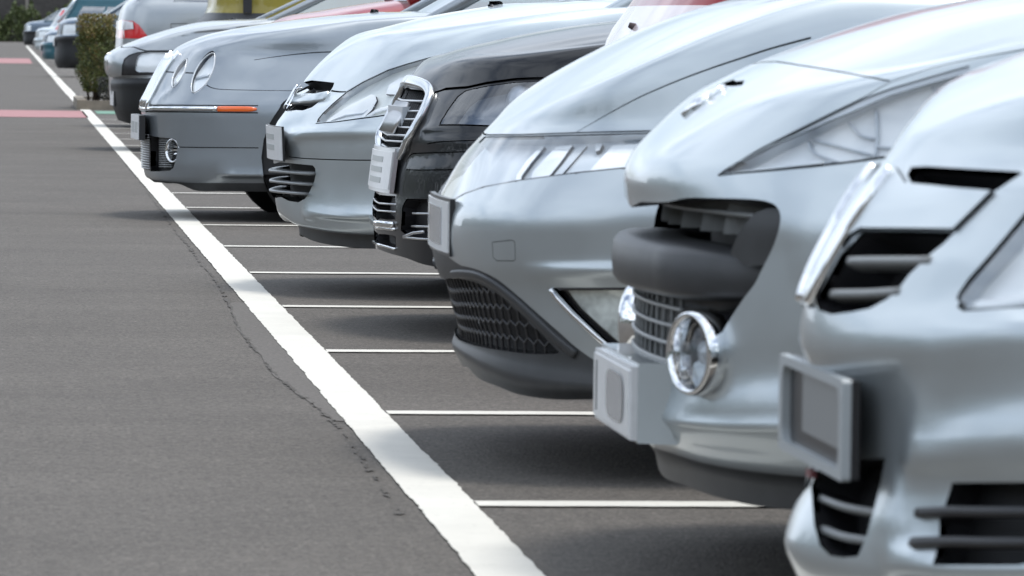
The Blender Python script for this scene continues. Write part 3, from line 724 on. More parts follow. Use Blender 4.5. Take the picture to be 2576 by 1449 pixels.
    b = MB(); b.box((ap-.008, .0, z0-.078), (.008, .04, .010)); b.build('reflector_tab', mat('dull red tab', (.16, .05, .055), rough=.4), fr)
    c.closers(); c.wheel(.95, .84); c.wheel(3.4, .84); c.cabin(1.2, 2.0, 3.3, 3.9, z0=1.08, z1=1.6, bodymat=SILVER2)
mpv()
LOCAL = False
# ------------------------------------------------------------------ silver car with the gaping black mouth
def mouth():
    c = Car('silver_car', 'silver car with a gaping black mouth grille and a round chrome fog lamp', 8.9, 1.10, 0, k=.3, cr=1.1)
    c.bm = SILVER2
    c.row([(1655, 1195), (1680, 1206), (1738, 1226), (1838, 1262), (1988, 1286), (2200, 1290)], w=.93, zlev=.14)
    c.row([(1640, 1150), (1668, 1150), (1738, 1172), (1838, 1195), (1988, 1215), (2200, 1220)], w=.94, zlev=.17)
    c.row([(1608, 1100), (1653, 1116), (1738, 1150), (1838, 1170), (1938, 1183), (1993, 1190), (2200, 1195)], w=.97, zlev=.2)
    c.row([(1590, 1040), (1640, 1046), (1750, 1062), (1850, 1070), (1990, 1073), (2200, 1070)], w=.99, zlev=.28)
    c.row([(1586, 1003), (1640, 1008), (1750, 1010), (1990, 1005), (2200, 1000)], w=.99, zlev=.33)
    c.row([(1584, 938), (1610, 938), (1680, 938), (1800, 935), (1990, 930), (2200, 925)], w=.99, zlev=.38)
    c.row([(1580, 830), (1700, 835), (1800, 840), (1990, 840), (2200, 840)], w=1.0, zlev=.45)
    c.row([(1576, 740), (1700, 740), (1900, 745), (2200, 745)], w=1.0, zlev=.52)
    c.row([(1574, 640), (1700, 640), (1900, 642), (2200, 640)], w=1.0, zlev=.60)
    c.row([(1573, 560), (1700, 560), (1900, 562), (2200, 560)], w=1.0, zlev=.66)
    c.row([(1571, 500), (1613, 508), (1700, 507), (1800, 500), (1900, 498), (2000, 495), (2200, 480)], w=.99, k=.34, zlev=.72)
    c.row([(1568, 450), (1650, 455), (1750, 452), (1850, 445), (1950, 432), (2100, 415), (2300, 395)], w=.97, k=.4, zlev=.76)
    c.row([(1582, 408), (1700, 408), (1838, 404), (1950, 378), (2050, 350), (2150, 330), (2300, 310)], w=.95, k=.42, zlev=.82)
    sil = [(1582, 408), (1613, 370), (1648, 335), (1688, 303), (1738, 265), (1788, 232), (1833, 203), (1878, 178), (1933, 152), (1988, 129), (2088, 91), (2188, 58), (2288, 28), (2338, 12), (2450, -15), (2600, -40)]
    c.hood(sil, [(.12, .93), (.22, .90), (.36, .85), (.55, .77), (.8, .66)], crown=.10, kh=.34)
    c.finish()
    # mouth opening
    z0 = c.st([('v', 0, .655), ('v', 0, .385)]); z0[:, 0] = -.05
    m1 = [(1612, 508), (1640, 509), (1680, 508), (1728, 498), (1788, 498), (1888, 501), (1930, 507), (1952, 518), (1963, 540), (1960, 575), (1943, 625), (1918, 675), (1898, 715), (1870, 752), (1840, 797), (1808, 850), (1790, 880), (1760, 905), (1720, 930), (1680, 938), (1640, 936), (1612, 931)]
    P = c.st(smooth_poly(m1, False, 3)); P = np.concatenate([z0[:1], P, z0[1:]]); c.holes.append((P, .16))
    # lamp
    lp = [(1806, 438), (1838, 420), (1880, 398), (1938, 368), (2013, 336), (2088, 303), (2138, 283), (2238, 240), (2338, 210), (2438, 182), (2458, 192), (2440, 230), (2400, 300), (2350, 370), (2300, 384), (2220, 391), (2150, 401), (2050, 413), (1950, 423), (1850, 432)]
    H = c.hole(lp, sm=False, deep=.035, wall=REFLECTM)
    c.gap([(1933, 152), (1988, 160), (2088, 176), (2170, 191), (2238, 204)], 4, sm=False)
    c.gap([(1850, 412), (1913, 374), (1988, 336), (2088, 286), (2170, 246), (2238, 208), (2300, 186), (2350, 170), (2450, 148), (2576, 125), (2700, 108)], 3)
    c.gap([(1806, 441), (1850, 436), (1950, 427), (2050, 417), (2150, 405), (2220, 395), (2300, 387)], 5, sm=False)
    nb = c.hole([(1826, 205), (1850, 201), (1873, 202), (1868, 214), (1845, 217), (1832, 214)], sm=False, deep=.012)
    c.ridge([(1640, 1040), (1700, 1037), (1850, 1030), (1990, 1026), (2100, 1022)], .014, .035, 'fg')
    c.ridge([(1640, 1044), (1700, 1055), (1800, 1067), (1990, 1070), (2100, 1068)], .013, .03, 'fd')
    c.ridge([(1975, 640), (2050, 640), (2150, 638), (2300, 630)], .006, .06, 'fg')
    sp = np.array([[-.05, -.1], [-.05, 0], [0, 0], [c.ks[9], 0], [c.ks[9]+3, 0], [c.ks[9]+3, -.1]])
    zt = c.kt[2]-.012
    sp = np.array([[-.05, -.1], [c.ks[11]+1, -.1], [c.ks[11]+1, zt], [-.05, zt]])
    # pale hood edge strip above the lamp
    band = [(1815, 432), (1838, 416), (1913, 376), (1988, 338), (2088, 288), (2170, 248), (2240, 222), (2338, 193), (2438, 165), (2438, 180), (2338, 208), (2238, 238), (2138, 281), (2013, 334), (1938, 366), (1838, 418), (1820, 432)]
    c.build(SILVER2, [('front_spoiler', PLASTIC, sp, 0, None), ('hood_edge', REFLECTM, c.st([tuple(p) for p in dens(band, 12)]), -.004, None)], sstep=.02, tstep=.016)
    # black bumper bar across the mouth
    zc = .600; w_ = lambda v: (c.unv(1533, 630, 0)[0] + c.X0/8.9*c.X0/8.9/1.2 if 0 else 0)
    a0 = (c.sil(1533, 630, .25)[0])
    pts = [(a0+.077+.30*v*v+1.6*max(0, abs(v)-.34)**1.5, v, .562-.02*max(0, abs(v)-.3)) for v in np.linspace(-.60, .60, 19)]
    c.beam('bumper_bar', PLASTIC, pts, .100, .15, e=.5, taper=[(0, .7), (.2, 1), (.8, 1), (1, .7)])
    c.beam('bumper_bar_underside', PLASTIC, [(p[0]+.045, p[1], p[2]-.04) for p in pts], .075, .10, e=.75)
    # shelf behind the bar
    # upper grille: fins and a rod
    fx = lambda v: a0+.09+.25*v*v
    for v in (-.48, -.33, -.18, -.03, .12, .27, .40):
        m = MB(); z_a, z_b = .63, .715; a = fx(v)
        m.add([(a+.015, v-.012, z_a), (a+.005, v+.004, z_a), (a+.09, v+.03, z_a), (a+.09, v+.016, z_a), (a+.03, v-.012, z_b), (a+.02, v+.004, z_b), (a+.1, v+.03, z_b), (a+.1, v+.016, z_b)],
              [(0, 1, 5, 4), (1, 2, 6, 5), (2, 3, 7, 6), (3, 0, 4, 7), (4, 5, 6, 7), (0, 3, 2, 1)])
        for o in (m,): o.build('grille_fin', GREYSLAT, c.root)
    c.beam('grille_rod', GREYSLAT, [(fx(v)-.002, v, .668) for v in np.linspace(-.56, .56, 9)], .008, .008, n=8)
    # curved end caps inside the mouth corners
    cap = [(1815, 640), (1830, 600), (1852, 560), (1880, 530), (1910, 517), (1938, 517), (1955, 528), (1960, 552), (1952, 590), (1935, 630), (1915, 668), (1860, 672)]
    c.patch('mouth_corner_cap', PLASTIC, c.st([tuple(p) for p in dens(cap, 12)]), -.018, skirt=.05)
    # lower mesh grille
    ax = 1.155-c.X0
    bz = lambda v: ax + .2*v*v
    back = MB(); 
    for z in np.linspace(.365, .525, 6): c.beam('grille_bar', GREYSLAT, [(bz(v), v, z) for v in np.linspace(-.36, .34, 7)], .007, .01, n=8)
    for v in np.linspace(-.34, .30, 11): c.beam('grille_bar', GREYSLAT, [(bz(v)+.004, v, .355), (bz(v)+.006, v, .44), (bz(v)+.01, v, .535)], .008, .008, n=8)
    g2 = MB(); g2.add([(bz(v)+.04, v, z) for v in np.linspace(-.36, .36, 9) for z in (.34, .54)], [(2*i, 2*i+1, 2*i+3, 2*i+2) for i in range(8)]); g2.build('grille_backing', mat('grey grille backing', (.07, .073, .072), rough=.6), c.root)
    # side closing of the mouth
    # fog lamps
    for sg in (1, -1):
        p = Vector(((1.176 if sg > 0 else 1.192)-c.X0, .465*sg, .425)); axv = Vector((-math.cos(math.radians(24)), sg*math.sin(math.radians(24)), 0))
        m = MB(); r = .072
        m.lathe([(r*.99, -.05), (r*1.06, -.02), (r*1.02, .004), (r*.93, .010), (r*.86, .0), (r*.80, -.025), (r*.74, -.055), (r*.5, -.075), (.002, -.085)], 40, p, axv)
        fo = m.build('fog_lamp', CHROME, c.root, True)
        m = MB(); m.lathe([(r*.80, -.02), (r*.6, -.010), (.001, -.004)], 32, p, axv); m.build('lamp_glass', LENS, fo, True)
        m = MB(); m.lathe([(.001, .0), (.02, -.005), (.022, -.03), (.016, -.05)], 20, p-axv*.02, axv); m.build('bulb_cap', REFLECTM, fo, True)
        m = MB(); m.lathe([(r*.9, -.12), (r*1.0, -.11), (r*1.0, -.03)], 24, p, axv); m.build('fog_lamp_housing', TRIM, fo, True)
    # lens
    ll = c.patch('headlight', LENS, H, -.002)
    c.patch('lamp_housing', REFLECTOR, H, -.028, ll)
    for pts in ([(1860, 424), (1990, 408), (2080, 398)], [(2015, 345), (2030, 375), (2100, 400)], [(2190, 268), (2195, 330), (2190, 390)], [(2025, 340), (2100, 360), (2180, 380)], [(2120, 300), (2150, 330), (2190, 340)], [(2190, 360), (2250, 362), (2320, 350)], [(2340, 215), (2345, 235), (2335, 250)]):
        c.bar('lamp_divider', REFLECTM, c.st(smooth_poly(pts, False, 3)), .0045, .008, -.022, ll, join=False)
    c.bar('lamp_strip', BULB, c.st([tuple(p) for p in dens([(1840, 428), (1900, 421), (1990, 412), (2060, 405)], 12, False)]), .008, .008, -.015, ll, join=False)
    # emblem seen edge on along the nose
    e = c.st([('v', 0, z) for z in np.linspace(.83, .885, 6)]); 
    P_ = c.ev(e[:, 0]*0, e[:, 1]); m = MB(); m.tube([(p[0]-.006, 0, p[2]) for p in P_], [.003, .008, .010, .010, .008, .003], 8, flat=1.2)
    for sg in (1, -1): m.tube([(P_[1][0]-.003, .0, P_[1][2]), (P_[2][0]-.002, .022*sg, P_[2][2]), (P_[3][0]-.003, .012*sg, P_[3][2]+.01)], .006, 8)
    m.build('emblem', CHROME, c.root, True)
    # plate on its plinth
    ap = 1.097-c.X0
    pl, mk = c.plate(ap, .322, h=.115, curve=.0, over=.02, a=ap+.02, frame=PLATEW)
    mk(-.225, -.205, .275, .368, PLATED, 'plate_band', -.001)
    n = 20; V = []
    V = []; Fc = []
    # rounded grey centre panel of the blank plate, in the plate plane
    for k in range(n):
        q = 2*math.pi*k/n; cx, sx = math.cos(q), math.sin(q); V.append((ap+.02-.0262, .07+.125*math.copysign(abs(cx)**.4, cx), .322+.045*math.copysign(abs(sx)**.6, sx)))
    obj('plate_panel', V, [tuple(range(n))], PLATEG, pl)
    m = MB(); w2 = .275
    V = []
    for (a, z) in ((ap+.012, .395), (ap+.012, .252), (ap+.14, .25), (ap+.14, .395)):
        ex = 0 if a < ap+.1 else .04
        V += [(a, -w2-ex, z), (a, w2+ex, z)]
    m.add(V, [(0, 1, 3, 2), (0, 2, 4, 6), (1, 7, 5, 3), (0, 6, 7, 1), (2, 3, 5, 4)])
    pb = m.build('plate_plinth', SILVER2, c.root)
    c.closers(); c.wheel(.95, .83); c.wheel(3.4, .83); c.cabin(1.2, 2.0, 3.2, 3.8, z0=1.06, z1=1.5, bodymat=SILVER2)
mouth()
LOCAL = False
# ------------------------------------------------------------------ silver hatchback with honeycomb lower grille
def hexmesh(c, P, r, off, name, mt, th=.0035):
    """honeycomb ribs over domain polygon P"""
    lo, hi = P.min(0), P.max(0); lo = np.maximum(lo, [0, 0]); mb = MB(); done = set(); dx, dy = r*math.sqrt(3), r*1.5
    for iy in range(int((hi[1]-lo[1])/dy)+3):
        for ix in range(int((hi[0]-lo[0])/dx)+3):
            cx = (ix+.5*(iy % 2))*dx; cy = lo[1]+(iy-.5)*dy
            H = [(cx+r*math.sin(math.pi/3*k), cy+r*math.cos(math.pi/3*k)) for k in range(6)]
            for k in range(6):
                a, b = H[k], H[(k+1) % 6]; m = ((a[0]+b[0])/2, (a[1]+b[1])/2); key = (round(m[0]*500), round(m[1]*500))
                if key in done: continue
                done.add(key)
                if pip(np.array([m]), P)[0] and m[0] > -.001: 
                    q = np.array([a, b]); W = c.ev(q[:, 0], q[:, 1])+c.nrm(q[:, 0], q[:, 1])*off
                    for sg in (1, -1):
                        mb.tube([W[0]*[1, sg, 1], W[1]*[1, sg, 1]], th, 5, False)
    mb.build(name, mt, c.root, True)
def civic():
    c = Car('silver_hatchback', 'silver hatchback with a black honeycomb lower grille, third car from the right edge', 11.35, .95, 0, k=.2)
    c.bm = SILVER
    c.row([(1165, 912), (1200, 950), (1300, 992), (1400, 1005), (1510, 1004), (1700, 1008)], w=.97, zlev=.17)
    c.row([(1137, 870), (1170, 893), (1230, 925), (1300, 950), (1400, 968), (1500, 975), (1700, 980)], w=.985, zlev=.21)
    c.row([(1144, 850), (1200, 876), (1300, 900), (1400, 920), (1500, 935), (1700, 945)], w=.98, zlev=.26)
    c.row([(1128, 790), (1200, 800), (1350, 815), (1500, 830), (1700, 840)], w=.985, zlev=.36)
    c.row([(1110, 722), (1200, 722), (1300, 726), (1550, 735), (1700, 740)], w=.99, zlev=.44)
    c.row([(1091, 668), (1160, 668), (1300, 670), (1550, 673), (1750, 673)], w=1.0, zlev=.5)
    c.row([(1084, 600), (1160, 602), (1300, 604), (1550, 604), (1750, 604)], w=1.0, zlev=.57)
    c.row([(1089, 548), (1160, 550), (1300, 551), (1550, 543), (1750, 538)], w=1.0, zlev=.66)
    c.row([(1112, 505), (1150, 487), (1215, 470), (1300, 454), (1450, 434), (1570, 422), (1800, 402)], w=.985, k=.3, zlev=.74)
    c.row([(1160, 405), (1250, 396), (1400, 383), (1560, 372), (1800, 355)], w=.97, k=.36, zlev=.80)
    c.row([(1219, 335), (1300, 336), (1455, 331), (1660, 326), (1900, 315)], w=.95, k=.4, zlev=.86)
    sil = [(1219, 335), (1232, 322), (1250, 305), (1300, 266), (1400, 198), (1500, 139), (1600, 86), (1700, 42), (1800, 8), (1900, -20), (2000, -40)]
    c.hood(sil, [(.16, .87), (.25, .78), (.40, .68), (.60, .58), (.85, .50)], crown=.06)
    c.finish()
    lamp = [(1110, 512), (1118, 498), (1150, 470), (1215, 344), (1300, 341), (1455, 337), (1660, 332), (1800, 329), (1800, 398), (1700, 408), (1570, 424), (1450, 436), (1300, 456), (1215, 472), (1160, 492), (1130, 508)]
    lp = [(1126, 514), (1120, 498), (1136, 455), (1165, 402), (1200, 355), (1219, 343), (1300, 342), (1455, 338), (1660, 333), (1760, 331), (1790, 345), (1765, 400), (1700, 408), (1570, 424), (1450, 436), (1300, 456), (1215, 472), (1165, 490), (1140, 505)]
    H = c.hole(lp, sm=False, deep=.035, wall=REFLECTM)
    low = [('v', 0, .30)]
    # lower dark bumper
    tri = [(1160, 668), (1200, 678), (1250, 702), (1300, 742), (1350, 786), (1400, 830), (1450, 874), (1500, 908), (1560, 928), (1700, 940), (1900, 945)]
    top = c.st(smooth_poly(tri, False, 4)); z0 = c.st([('v', 0, .475), ('v', .15, .475)]); z0[0, 0] = -.05
    low = np.concatenate([z0, top, [[top[-1, 0]+2.5, top[-1, 1]], [top[-1, 0]+2.5, -.1], [-.05, -.1]]])
    hexp = [(1150, 700), (1200, 712), (1250, 738), (1300, 780), (1350, 828), (1392, 872), (1402, 889), (1330, 890), (1250, 880), (1190, 868), (1150, 853)]
    hx = c.st(smooth_poly(hexp, False, 4)); hz = c.st([('v', 0, .30), ('v', 0, .455)]); hz[:, 0] = -.05
    hx = np.concatenate([hx, [[-.05, hx[-1, 1]-.0]], [[-.05, hx[0, 1]]]])
    c.holes.append((hx, .06))
    fog = c.hole([(1391, 723), (1600, 722), (1590, 800), (1552, 884), (1500, 838), (1440, 780)], sm=False, deep=.026)
    c.gap([(1455, 331), (1463, 325), (1588, 255), (1688, 210), (1788, 172), (1863, 147), (1940, 122), (2040, 95)], 1.8)
    c.gap([(1228, 339), (1300, 339), (1455, 334), (1660, 329), (1800, 326)], 5, sm=False, centre=True)
    c.gap([(1240, 612), (1243, 609), (1290, 604), (1297, 608), (1297, 652), (1293, 656), (1250, 656), (1241, 648), (1240, 612)], 1.6, sm=False)
    c.ridge([(1310, 682), (1380, 682), (1460, 681), (1560, 681), (1700, 681), (1800, 681)], .010, .035, 'fd')
    c.ridge([(1120, 550), (1200, 551), (1350, 551), (1500, 547), (1650, 541), (1800, 536), (1950, 532)], .007, .055, 'fg')
    c.build(SILVER, [('lower_bumper', PLASTIC, low, 0, None)], sstep=.018, tstep=.014)
    # trim arch around the grille
    c.bar('grille_surround', PLASTIC, c.st(smooth_poly([(1140, 690), (1165, 688), (1205, 694), (1250, 718), (1300, 758), (1350, 805), (1400, 852), (1450, 893)], False, 4)), .02, .014, .0, join=False)
    hexmesh(c, hx, .024, -.012, 'honeycomb_grille', TRIM, .0036)
    # lamp band
    ll = c.patch('headlight', LENS, inset(H, .0), -.002, step=.02)
    c.patch('lamp_housing', REFLECTM, H, -.03, ll)
    for (p0, p1, wd) in (((1480, 350), (1400, 432), .02), ((1290, 400), (1275, 450), .012)):
        pass
    # reflector bowls and dividers seen through the lens
    for nm, mt_, of, pl_ in (('lamp_bowl', BULB, -.022, [(1318, 440), (1325, 415), (1352, 385), (1385, 350), (1428, 346), (1400, 385), (1372, 420), (1350, 440)]), ('lamp_divider', REFLECTM, -.026, [(1440, 345), (1462, 345), (1385, 432), (1362, 436)]),
                   ('lamp_bowl', BULB, -.024, [(1455, 432), (1480, 400), (1530, 345), (1650, 338), (1700, 336), (1690, 404), (1570, 421)]), ('lamp_divider', BULB, -.022, [(1278, 448), (1282, 425), (1310, 385), (1345, 350), (1356, 350), (1322, 390), (1296, 425), (1290, 446)]),
                   ('lamp_cap', REFLECTM, -.02, [(1487, 345), (1506, 344), (1500, 358), (1490, 362)])):
        c.patch(nm, mt_, c.st([tuple(p) for p in dens(pl_, 10)]), of, ll, skirt=.015)
    c.bar('lamp_seal', TRIM, c.st([(1128, 513), (1145, 501), (1165, 489), (1215, 471), (1300, 455), (1450, 435), (1570, 423), (1700, 407)]), .0055, .008, -.003, join=False)
    fl = c.patch('fog_lamp', LENS, c.st(dens([(1412, 732), (1588, 731), (1580, 800), (1554, 868), (1500, 822), (1450, 778)], 12)), -.010)
    c.patch('fog_reflector', mat('textured fog reflector', (.80, .84, .80), rough=.2, metal=.2, var=.35, vscale=28), c.st(dens([(1412, 732), (1588, 731), (1580, 800), (1554, 868), (1500, 822), (1450, 778)], 12)), -.020, fl)
    c.bar('fog_lamp_edge', TRIM, c.st([tuple(p) for p in dens([(1404, 727), (1480, 727), (1590, 726)], 12, False)]), .008, .01, -.004, join=False)
    c.bar('fog_lamp_trim', CHROME, c.st(dens([(1386, 726), (1400, 748), (1440, 790), (1500, 846), (1556, 893)], 10, False)), .011, .012, .001, join=False)
    a0 = c.G[6][0][0]
    pl, mk = c.plate(a0, .535, h=.115, curve=.12, back=-.008, over=.004, a=a0+.006)
    mk(-.18, .16, .492, .578, PLATEG, 'plate_panel')
    c.closers(); c.wheel(.92, .83); c.wheel(3.45, .83); c.cabin(1.05, 1.9, 3.2, 3.8, bodymat=SILVER)
civic()
LOCAL = False
# ------------------------------------------------------------------ graphite car with the tall chrome framed grille
def graphite():
    c = Car('graphite_car', 'black and graphite car with a tall chrome framed grille', 16.2, 1.227, .053, k=.25, cr=1.0)
    c.bm = GRAPHITE
    c.row([(944, 612), (950, 626), (975, 636), (1012, 646), (1050, 658), (1082, 670), (1200, 682)], w=.95, zlev=.17)
    c.row([(940, 578), (990, 584), (1080, 602), (1200, 612)], w=.98, zlev=.24)
    c.row([(937, 530), (1000, 534), (1080, 545), (1200, 550)], w=.99, zlev=.35)
    c.row([(944, 488), (1000, 492), (1080, 498), (1200, 502)], w=1.0, zlev=.42)
    c.row([(952, 430), (1023, 428), (1140, 426), (1300, 420)], w=1.0, zlev=.5)
    c.row([(962, 385), (1030, 385), (1165, 380), (1300, 375)], w=1.0, zlev=.57)
    c.row([(957, 352), (1047, 356), (1120, 352), (1300, 345)], w=.995, k=.28, zlev=.63)
    c.row([(972, 315), (1060, 318), (1110, 318), (1228, 317), (1400, 310)], w=.985, k=.3, zlev=.68)
    c.row([(993, 268), (1080, 268), (1125, 270), (1300, 260)], w=.97, k=.34, zlev=.73)
    c.row([(1018, 218), (1090, 228), (1120, 226), (1175, 221), (1225, 211), (1294, 203), (1395, 200), (1500, 196)], w=.955, k=.38, zlev=.80)
    sil = [(1018, 218), (1030, 200), (1040, 188), (1060, 169), (1095, 147), (1150, 127), (1211, 110), (1363, 76), (1573, 47), (1700, 36), (1800, 30)]
    c.hood(sil, [(.13, .92), (.22, .86), (.38, .78), (.6, .68), (.9, .56)], crown=.085, kh=.38)
    c.finish()
    def half(poly, zz, deep):
        z0 = c.st([('v', 0, z) for z in zz]); z0[:, 0] = -.05; P = np.concatenate([z0[:1], c.st([tuple(p) for p in dens(poly, 8, False)]), z0[1:]]); c.holes.append((P, deep)); return P
    gr = half([(1034, 224), (1055, 226), (1070, 230), (1078, 236), (1075, 255), (1064, 282), (1050, 312), (1035, 345), (1022, 371), (1015, 388), (990, 386)], (.80, .575), .06)
    gl = half([(958, 490), (975, 492), (995, 493), (995, 552), (975, 553), (955, 550)], (.435, .345), .06)
    gb = half([(955, 588), (975, 590), (996, 594), (996, 622), (975, 622), (955, 617)], (.30, .26), .05)
    lp = [(1110, 315), (1113, 302), (1125, 278), (1150, 243), (1170, 228), (1185, 224), (1225, 216), (1294, 207), (1340, 205), (1395, 203), (1430, 203), (1400, 260), (1380, 312), (1300, 314), (1228, 316)]
    H = c.hole(lp, sm=False, deep=.07)
    fog = c.hole([(1012, 520), (1022, 500), (1100, 500), (1200, 505), (1200, 612), (1100, 604), (1030, 598), (1008, 580)], sm=False, deep=.05)
    c.gap([(1088, 234), (1100, 231), (1120, 224), (1175, 220), (1225, 209), (1294, 200), (1340, 198), (1395, 198), (1450, 196)], 11, sm=False)
    c.gap([(1395, 198), (1440, 180), (1500, 164), (1570, 148)], 5, sm=False)
    c.gap([(1110, 318), (1228, 318), (1400, 314)], 6, sm=False)
    c.gap([(1021, 424), (1024, 402), (1030, 392), (1040, 386), (1165, 382), (1300, 378)], 4, sm=False)
    c.gap([(1022, 427), (1060, 428), (1140, 427), (1300, 424)], 4, sm=False)
    c.gap([(1075, 362), (1110, 356), (1165, 354), (1300, 350)], 3.5, sm=False)
    c.ridge([(1050, 350), (1068, 330), (1100, 322), (1165, 320), (1260, 318)], .010, .03, 'fu')
    c.build(GRAPHITE, [], sstep=.022, tstep=.016)
    # chrome frame
    outer = [(1012, 400), (1017, 388), (1033, 352), (1050, 322), (1068, 288), (1082, 255), (1087, 236), (1080, 222), (1066, 214), (1045, 208), (1030, 206)]
    f = c.st(smooth_poly(outer, False, 4)); f = np.concatenate([f, [[-.0, f[-1, 1]]]])
    c.bar('grille_frame', FRAMECH, f, .036, .03, .006, join=False, taper=[(0, .6), (.1, .8), (.75, 1), (1, 1.1)])
    def hs(nm, mt, pts, h, d, off, z=None):
        P = c.st(pts); P = np.concatenate([[[0, P[0, 1]]], P]) ; c.bar(nm, mt, P, h, d, off)
    for (a, b) in (((1040, 240), (1072, 254)), ((1030, 266), (1063, 279)), ((1018, 290), (1053, 300)), ((1010, 312), (1045, 321)), ((1000, 331), (1036, 341)), ((985, 348), (1028, 357)), ((980, 366), (1021, 374))):
        P = c.st([(b[0]-14, b[1]-4), b]); P = np.concatenate([[[0, P[1, 1]+.0]], [[P[0, 0], P[1, 1]]], P[1:]]); c.bar('grille_slat', SATIN, P, .007, .014, -.006)
    for (y, x) in ((514, 996), (533, 995)):
        P = c.st([(x, y)]); P = np.array([[0, P[0, 1]], [P[0, 0]*.5, P[0, 1]], P[0]]); c.bar('lower_slat', SATIN, P, .006, .014, -.006)
    smax = gr[:, 0].max()
    tg = c.st([('v', .1, .79), ('v', .1, .63)])
    for k in range(1, 13):
        s_ = smax*k/13.5; P = np.array([[s_, tg[0, 1]], [s_, (tg[0, 1]+tg[1, 1])/2], [s_, tg[1, 1]]]); c.bar('grille_bar', TRIM, P, .006, .02, -.018, join=False)
    c.bar('lower_trim', CHROME, np.concatenate([[[0, c.st([(990, 566)])[0, 1]]], c.st([(992, 566)])]), .022, .02, .004)
    c.bar('lower_trim', CHROME, np.concatenate([[[0, c.st([(995, 577)])[0, 1]]], c.st([(995, 577)])]), .010, .018, .002)
    c.bar('lower_trim', CHROME, np.concatenate([[[0, c.st([(995, 625)])[0, 1]]], c.st([(996, 626)])]), .008, .014, .002)
    for (pts, h) in (([(1040, 537), (1095, 538), (1180, 540)], .007), ([(1038, 569), (1080, 570), (1180, 574)], .007), ([(1016, 597), (1060, 601), (1180, 606)], .008), ([(1016, 596), (1040, 586), (1066, 583)], .01)):
        c.bar('fog_slat', SATIN, c.st([tuple(p) for p in dens(pts, 12, False)]), h, .016, -.003, join=False)
    # fluted metal cover in the middle of the grille
    m = MB(); a_ = c.unv(972, 300, -.05)[0]
    zc, hh = .693, .054
    for k in range(16):
        v = -.20+.021*k; m.tube([(a_-.004+.2*v*v, v, zc-hh*.85), (a_+.022+.2*v*v, v, zc), (a_+.052+.2*v*v, v, zc+hh)], [.0105, .0125, .0105], 8)
    m.build('grille_cover', SATIN, c.root, True)
    m = MB(); m.box((a_+.05, -.02, zc), (.05, .36, .085)); m.build('cover_backing', REFLECTM, c.root)
    ll = c.patch('headlight', LENSDARK, H, -.002); c.patch('lamp_housing', mat('dark lamp housing', (.30, .33, .36), rough=.25, metal=.2), H, -.06, ll)
    for i, (x, y, r) in enumerate(((1262, 256, .055), (1345, 245, .05))):
        q = c.st([(x, y)]); P_ = c.ev(q[:, 0], q[:, 1])[0]; N_ = np.array([-.93, .36, 0.1])
        for sg in (0, 1):
            m = MB(); mm = [1, -1, 1] if sg else [1, 1, 1]; cc = (P_+[.045, -.02, 0])*mm
            m.lathe([(r, -.03), (r*1.02, -.005), (r*.85, .006), (r*.5, .016), (.001, .02)], 28, cc, N_*mm); m.build('projector_lens', BULB, ll[sg], True)
    ap = c.unv(958, 425, -.05)[0]
    pl, mk = c.plate(ap, .528, h=.122, curve=.22, tilt=.12, back=.006, over=.02, a=ap-.0, frame=SATIN, fr=.012)
    for zc_ in (.563, .529, .495):
        mk(-.14, .13, zc_-.010, zc_+.008, PMARK, 'plate_marking')
    c.closers(); c.wheel(.9, .83); c.wheel(3.4, .83); c.cabin(1.1, 1.95, 3.3, 3.9, z0=1.0, z1=1.45, bodymat=GRAPHITE)
graphite()
LOCAL = False
